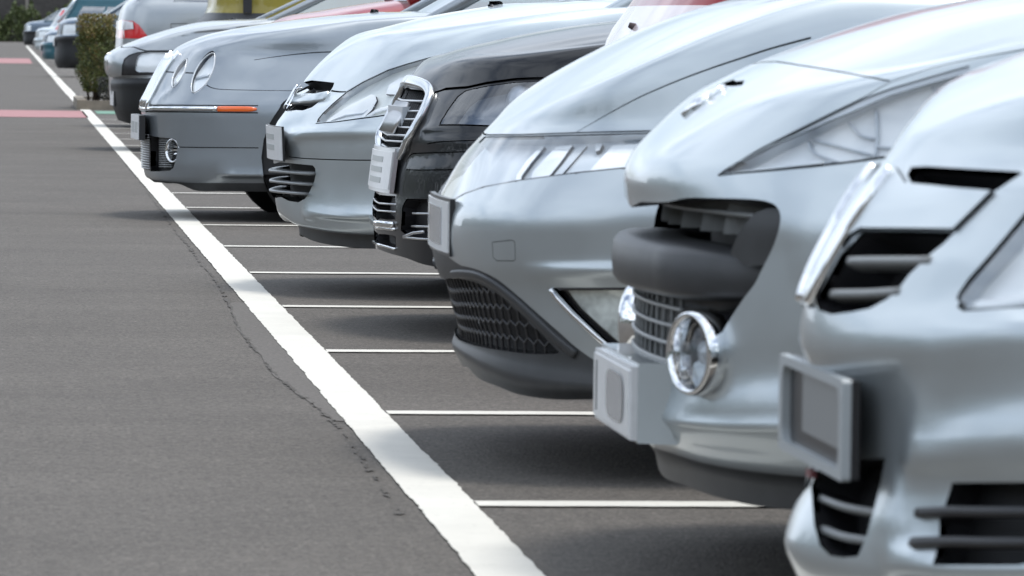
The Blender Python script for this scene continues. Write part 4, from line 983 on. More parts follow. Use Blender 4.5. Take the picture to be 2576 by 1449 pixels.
# ------------------------------------------------------------------ pale silver car with the pointed headlamp
def pointed():
    c = Car('pale_silver_car', 'pale silver car with long pointed headlamp and slim nostril grille', 18.7, 1.01, .055, k=.28, cr=1.0)
    c.bm = SILVER2
    c.row([(755, 590), (765, 600), (825, 615), (875, 622), (947, 626), (1100, 628)], w=.88, kv=.10, zlev=.12)
    c.row([(748, 560), (765, 568), (825, 578), (937, 586), (1100, 590)], w=.9, kv=.10, zlev=.17)
    c.row([(706, 540), (725, 556), (750, 567), (800, 577), (850, 585), (900, 589), (937, 590), (1100, 592)], w=.965, kv=.10, zlev=.18)
    c.row([(695, 510), (730, 530), (780, 548), (850, 556), (937, 560), (1100, 562)], w=.985, kv=.10, zlev=.25)
    c.row([(693, 480), (760, 508), (850, 528), (937, 535), (1100, 538)], w=.985, kv=.10, zlev=.32)
    c.row([(693, 450), (790, 455), (937, 460), (1100, 460)], w=.99, kv=.10, zlev=.42)
    c.row([(689, 404), (725, 397), (775, 400), (850, 403), (937, 404), (1100, 404)], w=1., kv=.10, zlev=.5)
    c.row([(686, 375), (725, 372), (800, 372), (937, 370), (1100, 366)], w=1.005, kv=.10, zlev=.56)
    c.row([(686, 342), (740, 344), (800, 342), (937, 337), (1100, 330)], w=1.0, kv=.10, zlev=.62)
    c.row([(697, 311), (740, 318), (799, 314), (850, 309), (900, 301), (950, 293), (980, 288), (1100, 270)], w=.985, k=.32, kv=.10, zlev=.68)
    c.row([(712, 290), (760, 285), (837, 266), (937, 243), (1100, 220)], w=.97, k=.36, kv=.10, zlev=.73)
    c.row([(740, 252), (800, 250), (860, 236), (912, 213), (975, 188), (1075, 158), (1200, 140)], w=.955, k=.42, kv=.10, zlev=.80)
    c.row([(770, 199), (841, 206), (900, 180), (1000, 140), (1100, 115), (1250, 92)], w=.94, k=.44, kv=.10, zlev=.86)
    sil = [(770, 199), (782, 180), (800, 157), (825, 135), (850, 116), (900, 91), (1000, 62), (1100, 38), (1200, 20), (1300, 6), (1450, -5)]
    c.hood(sil, [(.27, .88), (.38, .8), (.55, .7), (.8, .58)], crown=.075, kh=.38, kv=.10)
    c.finish()
    def half(poly, zz, deep):
        z0 = c.st([('v', 0, z) for z in zz]); z0[:, 0] = -.05; P = np.concatenate([z0[:1], c.st([tuple(p) for p in dens(poly, 8, False)]), z0[1:]]); c.holes.append((P, deep)); return P
    up = half([(785, 202), (815, 205), (841, 208), (838, 218), (833, 226), (822, 240), (812, 249), (785, 270), (762, 278), (745, 277)], (.78, .675), .06)
    lo = half([(704, 408), (745, 412), (787, 416), (793, 424), (794, 438), (791, 455), (780, 480), (768, 500), (750, 509), (725, 505), (708, 496)], (.475, .335), .06)
    lp = [(799, 309), (801, 300), (812, 285), (837, 260), (870, 232), (912, 207), (975, 177), (1025, 161), (1075, 147), (1125, 134), (1200, 118), (1230, 118), (1200, 170), (1120, 240), (1050, 270), (980, 286), (950, 291), (900, 298), (850, 305)]
    H = c.hole(lp, sm=False, deep=.035, wall=REFLECTM)
    c.gap([(797, 312), (850, 308), (900, 301), (950, 294), (980, 289), (1060, 272)], 5, sm=False)
    c.gap([(833, 228), (845, 230), (870, 231)], 7, sm=False)
    c.gap([(870, 231), (912, 206), (975, 176), (1025, 160), (1075, 146), (1125, 133), (1200, 117)], 3, sm=False)
    c.gap([(727, 394), (750, 397), (775, 399), (850, 402), (937, 403), (1100, 402)], 4)
    c.ridge([(722, 385), (726, 362), (745, 346), (770, 338), (850, 334), (937, 330), (1060, 322)], .016, .05, 'fu')
    c.ridge([(760, 545), (800, 542), (937, 545), (1100, 545)], .014, .03, 'fu')
    zt = (c.kt[1]+c.kt[2])/2
    sp = np.array([[-.05, -.1], [c.ks[11]+1, -.1], [c.ks[11]+1, zt], [-.05, zt]])
    c.build(SILVER2, [('front_spoiler', PLASTIC, sp, 0, None)], sstep=.022, tstep=.016)
    for y0, y1, x1 in ((423, 437, 792), (447, 464, 787), (472, 488, 775)):
        P = c.st([(x1, y1)]); e = c.ev(P[:, 0], P[:, 1])[0]; q = c.st([('v', e[1]*u, e[2]) for u in (.08, .3, .5, .7, .85, 1)]); q[0, 0] = 0; c.bar('grille_slat', GREYSLAT, q, .012, .05, [ .012, .012, .0, -.012, ] if 0 else .0)
    for y1, x1, h, mt_ in ((243, 822, .045, SILVER2),):
        P = c.st([(x1, y1), (x1-30, y1+5)]); q = np.array([[0, P[1, 1]], P[1], P[0]]); c.bar('nose_bar', mt_, q, h, .03, -.004)
    # chrome emblem on the nose
    e = c.st([('v', 0, z) for z in np.linspace(.685, .775, 7)]); P_ = c.ev(e[:, 0]*0, e[:, 1]); m = MB()
    m.tube([(p[0]-.016, -.03+.0*p[2], p[2]) for p in P_], [.003, .006, .007, .007, .007, .006, .003], 8)
    m.tube([(p[0]-.012, .05-.04*math.sin(i/6*math.pi), p[2]) for i, p in enumerate(P_)], [.002, .004, .005, .004, .005, .004, .002], 8)
    m.tube([(P_[1][0]-.014, -.03, P_[1][2]), (P_[1][0]-.008, .06, P_[1][2]-.004)], .004, 6); m.tube([(P_[5][0]-.014, -.03, P_[5][2]), (P_[5][0]-.006, .08, P_[5][2]+.004)], .004, 6)
    m.build('emblem', CHROME, c.root, True)
    ll = c.patch('headlight', LENS, H, -.002); c.patch('lamp_housing', mat('pale lamp housing', (.78, .81, .79), rough=.3, metal=.1), H, -.03, ll)
    # reflector bowls
    bowl = [(812, 302), (830, 285), (860, 262), (900, 240), (925, 228), (938, 236), (942, 250), (930, 272), (910, 288), (880, 296), (840, 302)]
    c.patch('reflector_bowl', REFLECTOR, c.st([tuple(p) for p in dens(bowl, 8)]), lambda Q: -.014-.010*np.sin(np.clip((Q[:, 0]-Q[:, 0].min())/(np.ptp(Q[:, 0])+1e-6), 0, 1)*math.pi), ll, skirt=.01)
    bowl = [(965, 232), (975, 208), (1000, 190), (1040, 178), (1060, 190), (1050, 220), (1015, 232)]
    c.patch('reflector_bowl', BULB, c.st([tuple(p) for p in dens(bowl, 8)]), lambda Q: -.012-.010*np.sin(np.clip((Q[:, 0]-Q[:, 0].min())/(np.ptp(Q[:, 0])+1e-6), 0, 1)*math.pi), ll, skirt=.01)
    c.bar('lamp_divider', REFLECTM, c.st([(822, 300), (860, 285), (905, 280), (935, 262)]), .007, .006, -.02, ll, join=False)
    c.bar('lamp_divider', BULB, c.st([(905, 296), (940, 275), (990, 262)]), .016, .006, -.018, ll, join=False)
    # washer nozzle on the hood
    q = c.unv(1237, 22, .1); m = MB(); m.tube([(q[0]+.02, .1, q[1]-.012), (q[0], .1, q[1]+.006), (q[0]-.015, .1, q[1]-.008)], [.008, .012, .006], 8); m.build('washer_nozzle', TRIM, c.root, True)
    ap = c.unv(690, 360, -.1)[0]
    pl, mk = c.plate(ap, .555, h=.125, curve=.22, tilt=-.05, back=.012, over=.02, a=ap-.004, frame=TRIM, fr=.003)
    for zc_ in (.580, .540):
        mk(-.13, .12, zc_-.011, zc_+.009, PMARK, 'plate_marking')
    c.closers(); c.wheel(.9, .80); c.wheel(3.3, .80); c.cabin(1.05, 1.9, 3.1, 3.7, z0=1.0, z1=1.45, bodymat=SILVER2)
    for v0, v1 in ((-.55, .1), (.1, .62)):
        m = MB(); m.tube([(1.06, v0, 1.01), (1.10, (v0+v1)/2, 1.03), (1.14, v1, 1.05)], [.012, .010, .006], 6); m.build('wiper', TRIM, c.root, True)
pointed()
LOCAL = False
# ------------------------------------------------------------------ steel blue saloon with round twin lamps
def saloon():
    c = Car('steel_blue_saloon', 'steel blue saloon with two oval lamps and an orange marker in its chrome strip', 26.0, .69, .05, k=.3, cr=1.05, length=4.5)
    c.bm = STEELBLUE
    c.row([(385, 458), (456, 464), (468, 473), (496, 480), (654, 482), (800, 483)], w=.93, zlev=.16)
    c.row([(366, 438), (375, 447), (395, 452), (442, 456), (653, 457), (800, 457)], w=.965, zlev=.2)
    c.row([(361, 420), (440, 428), (653, 432), (800, 432)], w=.985, zlev=.26)
    c.row([(360, 372), (445, 371), (651, 372), (800, 372)], w=.995, zlev=.38)
    c.row([(358, 320), (450, 320), (651, 322), (800, 322)], w=1.0, zlev=.48)
    c.row([(356, 284), (450, 281), (549, 281), (650, 283), (800, 283)], w=1.0, zlev=.56)
    c.row([(357, 266), (450, 265), (650, 267), (800, 268)], w=.995, zlev=.6)
    c.row([(371, 235), (440, 236), (510, 235), (650, 240), (800, 242)], w=.98, k=.34, zlev=.66)
    c.row([(393, 190), (450, 190), (520, 195), (600, 205), (717, 212), (800, 212)], w=.965, k=.42, zlev=.72)
    c.row([(417, 150), (470, 150), (537, 150), (600, 162), (717, 178), (800, 182)], w=.945, k=.5, zlev=.79)
    c.row([(440, 124), (500, 121), (560, 124), (650, 138), (787, 150), (900, 150)], w=.92, k=.55, zlev=.85)
    sil = [(440, 124), (452, 116), (464, 110), (513, 90), (586, 73), (683, 57), (787, 44), (900, 33), (1060, 27), (1150, 25)]
    c.hood(sil, [(.30, .86), (.45, .78), (.65, .7), (.95, .58), (1.2, .5)], crown=.085, kh=.45)
    c.finish()
    small = [(470, 149), (469, 160), (462, 185), (450, 205), (437, 220), (433, 212), (436, 192), (448, 167), (461, 153)]
    big = [(537, 133), (541, 146), (536, 175), (522, 204), (506, 222), (489, 233), (482, 225), (485, 198), (499, 166), (519, 142)]
    hs_ = c.hole([tuple(p) for p in inset(small, -1.2)], deep=.04); hb = c.hole([tuple(p) for p in inset(big, -1.5)], deep=.045)
    rec = c.hole([(378, 342), (400, 345), (430, 348), (441, 350), (446, 362), (446, 380), (442, 405), (436, 422), (428, 429), (400, 431), (378, 431)], sm=False, deep=.045)
    c.gap([(402, 180), (442, 182)], 7, sm=False); c.gap([(466, 183), (487, 184)], 7, sm=False)
    c.gap([(514, 207), (522, 215), (534, 221), (561, 225), (640, 227), (717, 228), (760, 228)], 5)
    c.gap([(366, 266), (372, 264.5), (450, 264.5), (649, 266)], 6, sm=False)
    c.gap([(366, 281), (450, 281.5), (649, 284)], 6, sm=False)
    c.gap([(447, 370), (500, 371), (650, 372)], 5, sm=False)
    c.gap([(639, 151), (700, 142), (787, 133), (870, 130)], 4)
    c.ridge([(475, 148), (500, 136), (560, 118), (640, 103), (787, 88), (900, 78)], .012, .045, 'fg')
    c.ridge([(540, 132), (560, 122), (640, 112), (787, 100), (900, 92)], .010, .04, 'fg')
    c.ridge([(395, 250), (425, 235), (440, 218), (450, 200)], .012, .03, 'fg')
    c.ridge([(540, 440), (600, 441), (650, 441), (760, 441)], .014, .03, 'fu')
    ar = c.st([('a', a, z) for a, z in c.arch(.95, .335, .405)])
    c.holes.append((ar, 0)); ah = ar
    zt = c.kt[1]-.008
    sp = np.array([[-.05, -.1], [c.ks[11]+1, -.1], [c.ks[11]+1, zt], [-.05, zt]])
    c.build(STEELBLUE, [('front_spoiler', PLASTIC, sp, 0, None)], sstep=.024, tstep=.02, skirt=.03)
    for nm, pl_, dp in (('inner_headlight', small, -.035), ('outer_headlight', big, -.04)):
        Q = c.st(smooth_poly(pl_, True, 4)); ll = c.patch(nm, LENS, Q, .003); c.patch('reflector', BULB, c.st(smooth_poly(inset(pl_, -.5), True, 4)), lambda q: dp*.5+.006*np.sin((q[:, 1]-q[:, 1].min())/(np.ptp(q[:, 1])+1e-6)*6), ll)
        c.bar('lamp_rim', BULB, np.concatenate([Q, Q[:1]]), .003, .006, .001, ll, join=False)
    c.bar('lamp_divider', REFLECTM, c.st([(489, 196), (505, 190), (523, 186)]), .016, .01, -.012, join=False)
    a1 = c.st([tuple(p) for p in dens([(366, 273.5), (450, 273), (547, 274)], 10, False)]); c.bar('bumper_strip', CHROME, np.concatenate([[[0, a1[0, 1]]], a1]), .022, .02, .004)
    c.bar('side_marker', ORANGE, c.st([tuple(p) for p in dens([(549, 274.3), (600, 274.6), (646, 275)], 10, False)]), .028, .02, .004, join=False, taper=[(0, 1), (.85, 1), (1, .4)])
    # ribbed fog recess
    for k in range(14):
        y = 347+k*5.6; c.bar('recess_rib', GREYSLAT, c.st([(394, y), (410, y+.3), (426, y+.6)]), .0065, .012, -.018, join=False)
    for sg, P0 in ((1, 1), (-1, -1)):
        q = c.st([(432, 379)]); P_ = c.ev(q[:, 0], q[:, 1])[0]*[1, sg, 1]; m = MB(); r = .062; axv = Vector((-.86, .5*sg, 0))
        m.lathe([(r*.98, -.05), (r*1.04, -.01), (r, .004), (r*.9, .004), (r*.86, -.01), (r*.84, -.03), (r*.5, -.04), (.001, -.042)], 36, Vector(P_)+Vector((.004, 0, 0)), axv); m.build('fog_lamp', CHROME, c.root, True)
    # centre lower grille ribs
    for k in range(15):
        z = .255+k*.0125; e = c.st([('v', .02, z), ('v', .12, z), ('v', .22, z)]); e[0, 0] = 0; c.bar('grille_rib', SATIN, e, .006, .014, .006)
    g_ = c.st([('v', 0, .245), ('v', .24, .245), ('v', .24, .445), ('v', 0, .445)]); g_[[0, 3], 0] = -.05; c.patch('grille_backing', TRIM, g_, .003)
    # upright grille with bright vane edge
    for i, v in enumerate(np.linspace(0, .20, 7)):
        e = c.st([('v', v, z) for z in np.linspace(.575, .845, 9)]); e[:, 0] = v if v else 0
        if v == 0: c.bar('grille_vane', CHROME, e, .012, .03, .006, mirror=False)
        else: c.bar('grille_vane', CHROME, e, .008, .026, .004, join=False)
    e = c.st([('v', .22, z) for z in np.linspace(.56, .86, 9)]); c.bar('grille_surround', CHROME, e, .02, .03, .004, join=False)
    ap = c.unv(348, 318, -.05)[0]
    pl, mk = c.plate(ap, .468, h=.125, curve=.0, over=.012, a=ap-.008, frame=TRIM, fr=.002)
    mk(-.2, -.02, .44, .497, PMARK, 'plate_marking'); mk(.03, .2, .44, .497, PMARK, 'plate_marking')
    c.closers(); c.wheel(1.08, .835, r=.325); c.wheel(3.7, .845, r=.33); c.cabin(1.35, 2.1, 3.4, 4.1, z0=1.0, z1=1.42, bodymat=STEELBLUE)
    w_ = MB(); w_.lathe([(.40, -.03), (.40, -.22), (.001, -.22)], 40, (.95, .87, .335), (0, 1, 0)); w_.build('wheel_well', BLACK, c.root, True)
    w_ = MB(); w_.lathe([(.40, -.03), (.40, -.22), (.001, -.22)], 40, (.95, -.87, .335), (0, -1, 0)); w_.build('wheel_well', BLACK, c.root, True)
    for v0, v1 in ((-.6, .05), (.1, .66)):
        m = MB(); m.tube([(1.36, v0, 1.0), (1.38, (v0+v1)/2, 1.02), (1.42, v1, 1.03)], [.012, .012, .006], 6); m.build('wiper', TRIM, c.root, True)
saloon()
LOCAL = False
# ------------------------------------------------------------------ older two tone saloon, silver hood over dark bumper
def oldsaloon():
    c = Car('two_tone_saloon', 'older saloon with silver hood, squarish headlamp and thick black bumper', 40.6, .80, .03, k=.2, cr=1.0, length=4.3)
    c.bm = OLDSILVER
    c.row([(296, 296), (305, 305), (330, 312), (420, 318), (520, 318)], w=.9, zlev=.16)
    c.row([(284, 268), (300, 275), (330, 278), (420, 280), (520, 280)], w=.97, zlev=.3)
    c.row([(279, 225), (330, 227), (420, 227), (520, 227)], w=1.0, zlev=.46)
    c.row([(278, 207), (330, 206), (420, 206), (520, 206)], w=1.01, zlev=.52)
    c.row([(284, 198), (330, 197), (420, 197), (520, 197)], w=.99, zlev=.55)
    c.row([(272, 192), (330, 190), (420, 190), (520, 188)], w=.97, k=.22, zlev=.6)
    c.row([(263, 155), (300, 158), (345, 160), (430, 160), (520, 158)], w=.965, k=.26, zlev=.7)
    c.row([(266, 141), (306, 135), (345, 131), (430, 130), (520, 128)], w=.95, k=.35, zlev=.78)
    sil = [(266, 141), (281, 128), (306, 112), (337, 103), (366, 93), (415, 76), (488, 58), (586, 49), (666, 44), (760, 38)]
    c.hood(sil, [(.22, .9), (.4, .82), (.7, .72), (1.0, .6)], crown=.06, kh=.3)
    c.finish()
    lp = [(341, 178), (341, 160), (346, 142), (357, 134), (376, 131), (430, 131), (470, 131), (470, 182), (391, 182), (350, 182)]
    H = c.hole(lp, sm=False, deep=.035, wall=REFLECTM)
    blk = [(306, 190), (307, 165), (312, 148), (325, 138), (345, 131), (357, 130), (470, 128), (520, 128), (520, 190), (400, 190)]
    bp = c.st([tuple(p) for p in dens(blk, 8)])
    c.gap([(306, 112), (335, 118), (352, 124), (366, 128), (430, 128), (520, 126)], 10, sm=False)
    zt = c.kt[4]+.004; sp = np.array([[-.05, -.1], [c.ks[11]+1, -.1], [c.ks[11]+1, zt], [-.05, zt]])
    c.ridge([(420, 100), (488, 82), (586, 70), (666, 62), (760, 58)], .012, .04, 'fu')
    c.build(OLDSILVER, [('bumper', mat('black bumper plastic', (.016, .017, .018), rough=.5, spec=.3), sp, 0, None), ('lamp_surround', TRIM, bp, -.006, None)], sstep=.03, tstep=.025)
    ll = c.patch('headlight', LENS, H, -.004); c.patch('lamp_housing', REFLECTOR, H, lambda q: -.02+.003*np.sin(q[:, 0]*60), ll)
    for v in (.075, .2):
        e = c.st([('v', v, z) for z in np.linspace(.60, .79, 7)]); c.bar('grille_frame', CHROME, e, .008, .008, .0, join=False)
    e = c.st([('v', v, .785) for v in (.07, .13, .2)]); c.bar('grille_frame', CHROME, e, .006, .008, .0, join=False)
    ap = c.unv(285, 243, 0)[0]; pl, mk = c.plate(ap, .42, h=.115, over=.03, a=ap+.02, frame=TRIM, fr=.003)
    c.closers(); c.wheel(.8, .82, r=.30); c.wheel(3.4, .82, r=.30); c.cabin(1.25, 2.0, 3.3, 4.0, z0=1.05, z1=1.42, bodymat=OLDSILVER)
    for v0, v1 in ((-.6, .0), (.0, .6)):
        m = MB(); m.tube([(1.26, v0, 1.06), (1.30, (v0+v1)/2, 1.09), (1.36, v1, 1.10)], [.014, .012, .008], 6); m.build('wiper', TRIM, c.root, True)
oldsaloon()
LOCAL = False
# ------------------------------------------------------------------ cars further down the row
def far_front(name, label, Yc, X0, paint_, bump, zb=.55, ze=.72, zt=.95, z1=1.4, rho=.03, W=.86, lamp=REFLECTOR, grille=TRIM, plate=True):
    c = Car(name, label, Yc, X0, rho, k=.25, cr=1.0, width=W); c.bm = paint_
    for a, z, w in ((.06, .18, .92), (.02, .26, .98), (0, zb-.12, 1.0), (-.01, zb-.02, 1.01), (.02, zb+.01, .99), (.04, (zb+ze)/2, .98), (.07, ze-.02, .97), (.14, ze+.05, .94)): c.rowl(a, z, w, zl=.03 if z > .5 else 0)
    for a, w in ((.3, .88), (.55, .8), (.85, .72), (1.0, .65)): c.rowl(a, ze+.05+(zt-ze-.05)*(a/1.0)**.7, w, k=.3, cz=.03)
    c.top(); c.finish(); 
    zt_ = c.kt[4]-.003; sp = np.array([[-.05, -.1], [c.ks[11]+1, -.1], [c.ks[11]+1, zt_], [-.05, zt_]])
    H = c.st([('v', v, z) for v, z in ((.5, zb+.04), (.5, ze-.01), (.66, ze), (.8, ze), (.82, zb+.05), (.7, zb+.03))]); c.holes.append((H, .04))
    G = c.st([('v', v, z) for v, z in ((0, zb+.03), (.38, zb+.03), (.42, ze-.02), (0, ze-.02))]); G[[0, 3], 0] = -.05; c.holes.append((G, .03))
    c.build(paint_, [('bumper', bump, sp, 0, None)], sstep=.05, tstep=.04)
    ll = c.patch('headlight', LENS, H, -.003, step=.05); c.patch('lamp_housing', lamp, H, -.03, ll, step=.05)
    c.patch('grille', grille, G, -.01, step=.05)
    if plate: c.plate(0, zb-.14, over=.03, a=.01)
    c.closers(); c.wheel(.8, .8, r=.31); c.wheel(3.35, .8, r=.31); c.cabin(1.08, 1.85, 3.3, 3.9, z0=zt, z1=z1, bodymat=paint_, w0=.72)
    return c
def far_rear(name, label, Yc, X0, paint_, prof, zs, lampz, rho=0., W=.85, win=None, red=REDLENS, tail=None, low=None, lamps=True, group='cars parked nose out in the bay row'):
    """tail towards the aisle. prof: (a, z, w) rings from sill to roof"""
    c = Car(name, label, Yc, X0, rho, k=.12, cr=.55, width=W, group=group); c.bm = paint_
    for a, z, w in prof: c.rowl(a, z, w)
    c.top(.01); c.finish()
    panels = []
    if low: zt_ = np.interp(low, [p[1] for p in prof], c.kt[:len(prof)]); panels.append(('bumper', PLASTIC, np.array([[-.05, -.1], [c.ks[11]+1, -.1], [c.ks[11]+1, zt_], [-.05, zt_]]), 0, None))
    if win: a0, a1 = [np.interp(q, [p[1] for p in prof], c.kt[:len(prof)]) for q in win]
    if win:
        s8 = c.ks[7]
        for nm, s0, s1 in (('rear_window', -.05, c.ks[5]-.02), ('quarter_window', c.ks[7]+.12, c.ks[8]+.35), ('door_window', c.ks[8]+.42, c.ks[9]+.6), ('front_window', c.ks[9]+.68, c.ks[10]+.2)):
            P = np.array([[s0, a0], [s1, a0], [s1, a1], [s0, a1]]); c.holes.append((P, 0)) ; c.patch(nm, GLASS, P, -.006, step=.06)
    if tail is not None:
        P = c.st([('v', v, z) for v, z in tail[1]]); P[P[:, 0] < .02, 0] = -.05; panels.append(('tailgate', tail[0], P, 0, None))
    L_ = None
    if lamps:
        L_ = c.st(lampz); c.holes.append((L_, .03))
    c.build(paint_, panels, sstep=.05, tstep=.04)
    if lamps: ll = c.patch('tail_lamp', red, L_, .004, step=.02, skirt=.03); c.ll = ll
    c.closers(); c.wheel(.85, .8, r=.31); c.wheel(3.3, .8, r=.31)
    return c
BUMPK = mat('black bumper plastic', (.016, .017, .018), rough=.5, spec=.3)
# silver estate reversed into its bay: red tail lamp with a clear top
PR = [(.10, .2, .93), (.02, .3, .98), (0, .45, 1.), (.0, .6, 1.), (.05, .68, .98), (.06, .8, .985), (.07, .95, .985), (.09, 1.1, .975), (.13, 1.22, .95), (.20, 1.30, .90), (.36, 1.45, .83), (.50, 1.55, .76), (.75, 1.60, .62)]
lamp = [(289, 95), (283, 84), (284, 66), (291, 54), (308, 50), (335, 53), (349, 62), (360, 76), (372, 92), (368, 97), (330, 97)]
c = far_rear('silver_estate', 'silver estate reversed in beside the shrub, red tail lamp with clear top', 50.4, .99, OLDSILVER, PR, 0, lamp, win=(1.27, 1.52))
q = c.patch('clear_lamp', WHITELENS, c.st([(290, 72), (290, 58), (297, 53), (320, 53), (336, 56), (338, 73), (315, 75)]), .012, c.ll, step=.03, skirt=.02)
c.bar('lamp_divider', WHITELENS, c.st([(313, 74), (313, 85), (314, 95)]), .014, .01, .008, c.ll, join=False)
f = c.st([(430, 60), (470, 59), (471, 92), (430, 92), (430, 60)]); c.bar('fuel_flap_edge', TRIM, f, .008, .006, .0, join=False)
LOCAL = False
# yellow van, set back, black lower cladding
PV = [(.06, .2, .93), (-.02, .35, 1.), (-.06, .5, 1.02), (-.06, .9, 1.02), (-.02, 1.05, 1.0), (.06, 1.13, .99), (.085, 1.18, .985), (.1, 1.3, .98), (.14, 1.45, .97), (.2, 1.7, .93), (.3, 1.88, .85), (.5, 1.95, .7)]
c = far_rear('yellow_van', 'mustard yellow van with black cladding and a black tailgate hinge', 45.5, 1.70, YELLOW, PV, 0, [('v', .70, .55), ('v', .82, .55), ('v', .82, .8), ('v', .70, .8)], low=1.15, W=.88)
for (a, z) in ((.42, 1.26),):
    m = MB(); m.box((a, .895, z), (.08, .03, .22)); m.build('hinge', TRIM, c.root)
P = np.array([[c.ks[5], c.kt[7]+.06], [c.ks[7], c.kt[7]+.06], [c.ks[8], c.kt[7]+.06], [c.ks[9], c.kt[7]+.06], [c.ks[10], c.kt[7]+.06]]); c.bar('body_seam', TRIM, P, .012, .006, .001, join=False)
LOCAL = False
# red car glimpsed over the hoods
far_front('red_car', 'red car glimpsed behind the hood of the two tone saloon', 33.34, 1.52, RED, RED, zb=.7, ze=.93, zt=1.20, z1=1.55)
LOCAL = False
PINKW = mat('painted sky sheen on red tailgate', (.62, .54, .55), rough=.25, coat=.6)  # sky reflection on the red clearcoat, painted into the tailgate colour
PH = [(.06, .2, .93), (.0, .3, .98), (-.03, .5, 1.), (-.02, .62, 1.), (.035, .70, .985), (.04, .82, .985), (.045, .90, .98), (.065, .97, .975), (.11, 1.04, .97), (.16, 1.11, .96), (.27, 1.28, .90), (.40, 1.42, .83), (.6, 1.48, .7)]
c = far_rear('red_hatchback', 'red hatchback with sky sheen painted pale on its tailgate, set back beyond the honeycomb grille car', 13.79, 1.635, RED, PH, 0, [('v', .64, .72), ('v', .83, .72), ('v', .83, .86), ('v', .66, .86)], red=WHITELENS,
    tail=(PINKW, [(0, .6), (.6, .6), (.76, .72), (.74, 1.0), (.70, 1.06), (0, 1.06)]), win=(1.085, 1.36))
m = MB(); m.tube([(.075, .18, 1.006), (.10, .19, .996), (.105, .20, .985), (.125, .22, .972), (.14, .22, .966)], [.008, .014, .011, .016, .010], 10); m.build('wiper_pivot', mat('brown black rubber', (.05, .03, .03), rough=.6), c.root, True)
LOCAL = False
# beyond the shrub
far_front('dark_off_roader', 'tall dark grey car with pale headlamp directly beyond the shrub', 104., .90, NAVY, BUMPK, zb=.84, ze=1.12, zt=1.30, z1=1.8, W=.9)
LOCAL = False
far_front('slate_blue_car', 'low slate blue car with teal bumper, seen past the dark grey one', 136., .80, NAVY, TEAL, zb=.62, ze=.85, zt=1.05, z1=1.5)
LOCAL = False
PB = [(.06, .2, .93), (.0, .3, .98), (-.02, .5, 1.), (.02, .8, 1.), (.04, .9, .99), (.10, 1.05, .99), (.22, 1.2, .98), (.40, 1.5, .93), (.58, 1.75, .86), (.7, 1.95, .8), (.9, 2.0, .6)]
c = far_rear('teal_van', 'tall teal blue van with small red tail lamp, reversed into its bay', 150., 1.18, TEAL, PB, 0, [('v', .6, .98), ('v', .83, .98), ('v', .83, 1.2), ('v', .6, 1.2)], win=(1.25, 1.7))
m = MB(); m.tube([(.2, .86, 1.2), (.42, .82, 1.5), (.6, .78, 1.75), (.75, .7, 1.97)], .05, 8); m.build('rear_pillar', SILVER2, c.root, True)
LOCAL = False
far_front('light_silver_car', 'light silver car with dark wheel beyond the teal van', 200., .90, SILVER2, SILVER2, zb=.62, ze=.95, zt=1.15, z1=1.6)
LOCAL = False
c = far_rear('pale_hatchback', 'pale hatchback with red lamp high on its tail, near the row end', 225., 1.55, SILVER, PB, 0, [('v', .6, 1.65), ('v', .83, 1.6), ('v', .83, 1.9), ('v', .6, 1.9)], win=(1.25, 1.6))
LOCAL = False
far_front('last_dark_car', 'farthest car of the row, slate with dark bumper before the hedge', 265., .62, NAVY, BUMPK, zb=.9, ze=1.25, zt=1.5, z1=2.0, W=.92)
LOCAL = False
far_front('grey_van', 'plain grey car parked behind the last dark car', 280., 1.5, NAVY, DARKGREY, zb=.9, ze=1.2, zt=1.5, z1=2.0, W=.92)
LOCAL = False
# ------------------------------------------------------------------ shrub in its kerbed bed
def leaf_mat(name, cols, tr=.25):
    m = bpy.data.materials.new(name); m.use_nodes = True; nt = m.node_tree; b = nt.nodes['Principled BSDF']; n = nt.nodes; l = nt.links
    tc = n.new('ShaderNodeTexCoord'); x = n.new('ShaderNodeTexNoise'); x.inputs['Scale'].default_value = 5; x.inputs['Detail'].default_value = 8; x.inputs['Roughness'].default_value = .8
    l.new(tc.outputs['Object'], x.inputs['Vector']); r = n.new('ShaderNodeValToRGB'); r.color_ramp.elements[0].position = .35; r.color_ramp.elements[1].position = .65
    r.color_ramp.elements[0].color = (*cols[0], 1); r.color_ramp.elements[1].color = (*cols[-1], 1)
    if len(cols) > 2: e = r.color_ramp.elements.new(.5); e.color = (*cols[1], 1)
    l.new(x.outputs[0], r.inputs[0]); l.new(r.outputs[0], b.inputs['Base Color']); b.inputs['Roughness'].default_value = .6; return m
def leaves(n, pos, size, name, m, parent=None):
    V = []; Fc = []; P = pos(n); 
    A = rng.normal(size=(len(P), 3)); A /= np.linalg.norm(A, axis=1)[:, None]; B = rng.normal(size=(len(P), 3)); B = np.cross(A, B); B /= np.linalg.norm(B, axis=1)[:, None]
    s = size*rng.uniform(.6, 1.3, len(P))[:, None]
    V = np.stack([P-A*s, P+B*s*.5, P+A*s, P-B*s*.5], 1).reshape(-1, 3); Fc = [(4*i, 4*i+1, 4*i+2, 4*i+3) for i in range(len(P))]
    return obj(name, V, Fc, m, parent)
LEAF_T = leaf_mat('bronze green leaves', [(.10, .12, .02), (.13, .11, .02), (.20, .11, .03)]); LEAF_G = leaf_mat('olive green leaves', [(.030, .042, .010), (.075, .095, .016), (.12, .13, .025)])
SOIL = mat('soil', (.06, .05, .04), rough=.9, var=.3); BARK = mat('bark', (.07, .05, .035), rough=.8)
KERB = mat('weathered kerb stone', (.20, .17, .13), rough=.8, var=.25, vscale=6, bump=.4, bscale=60)
Y0, Y1, KX = 60.6, 64.2, .80
bed = empty('planting_bed', 'narrow kerbed planting bed at the end of the bays', 'planter', (KX, Y0, 0))
m = MB(); m.box((.06, (Y1-Y0)/2, .06), (.12, Y1-Y0, .125)); m.build('kerb', KERB, bed)
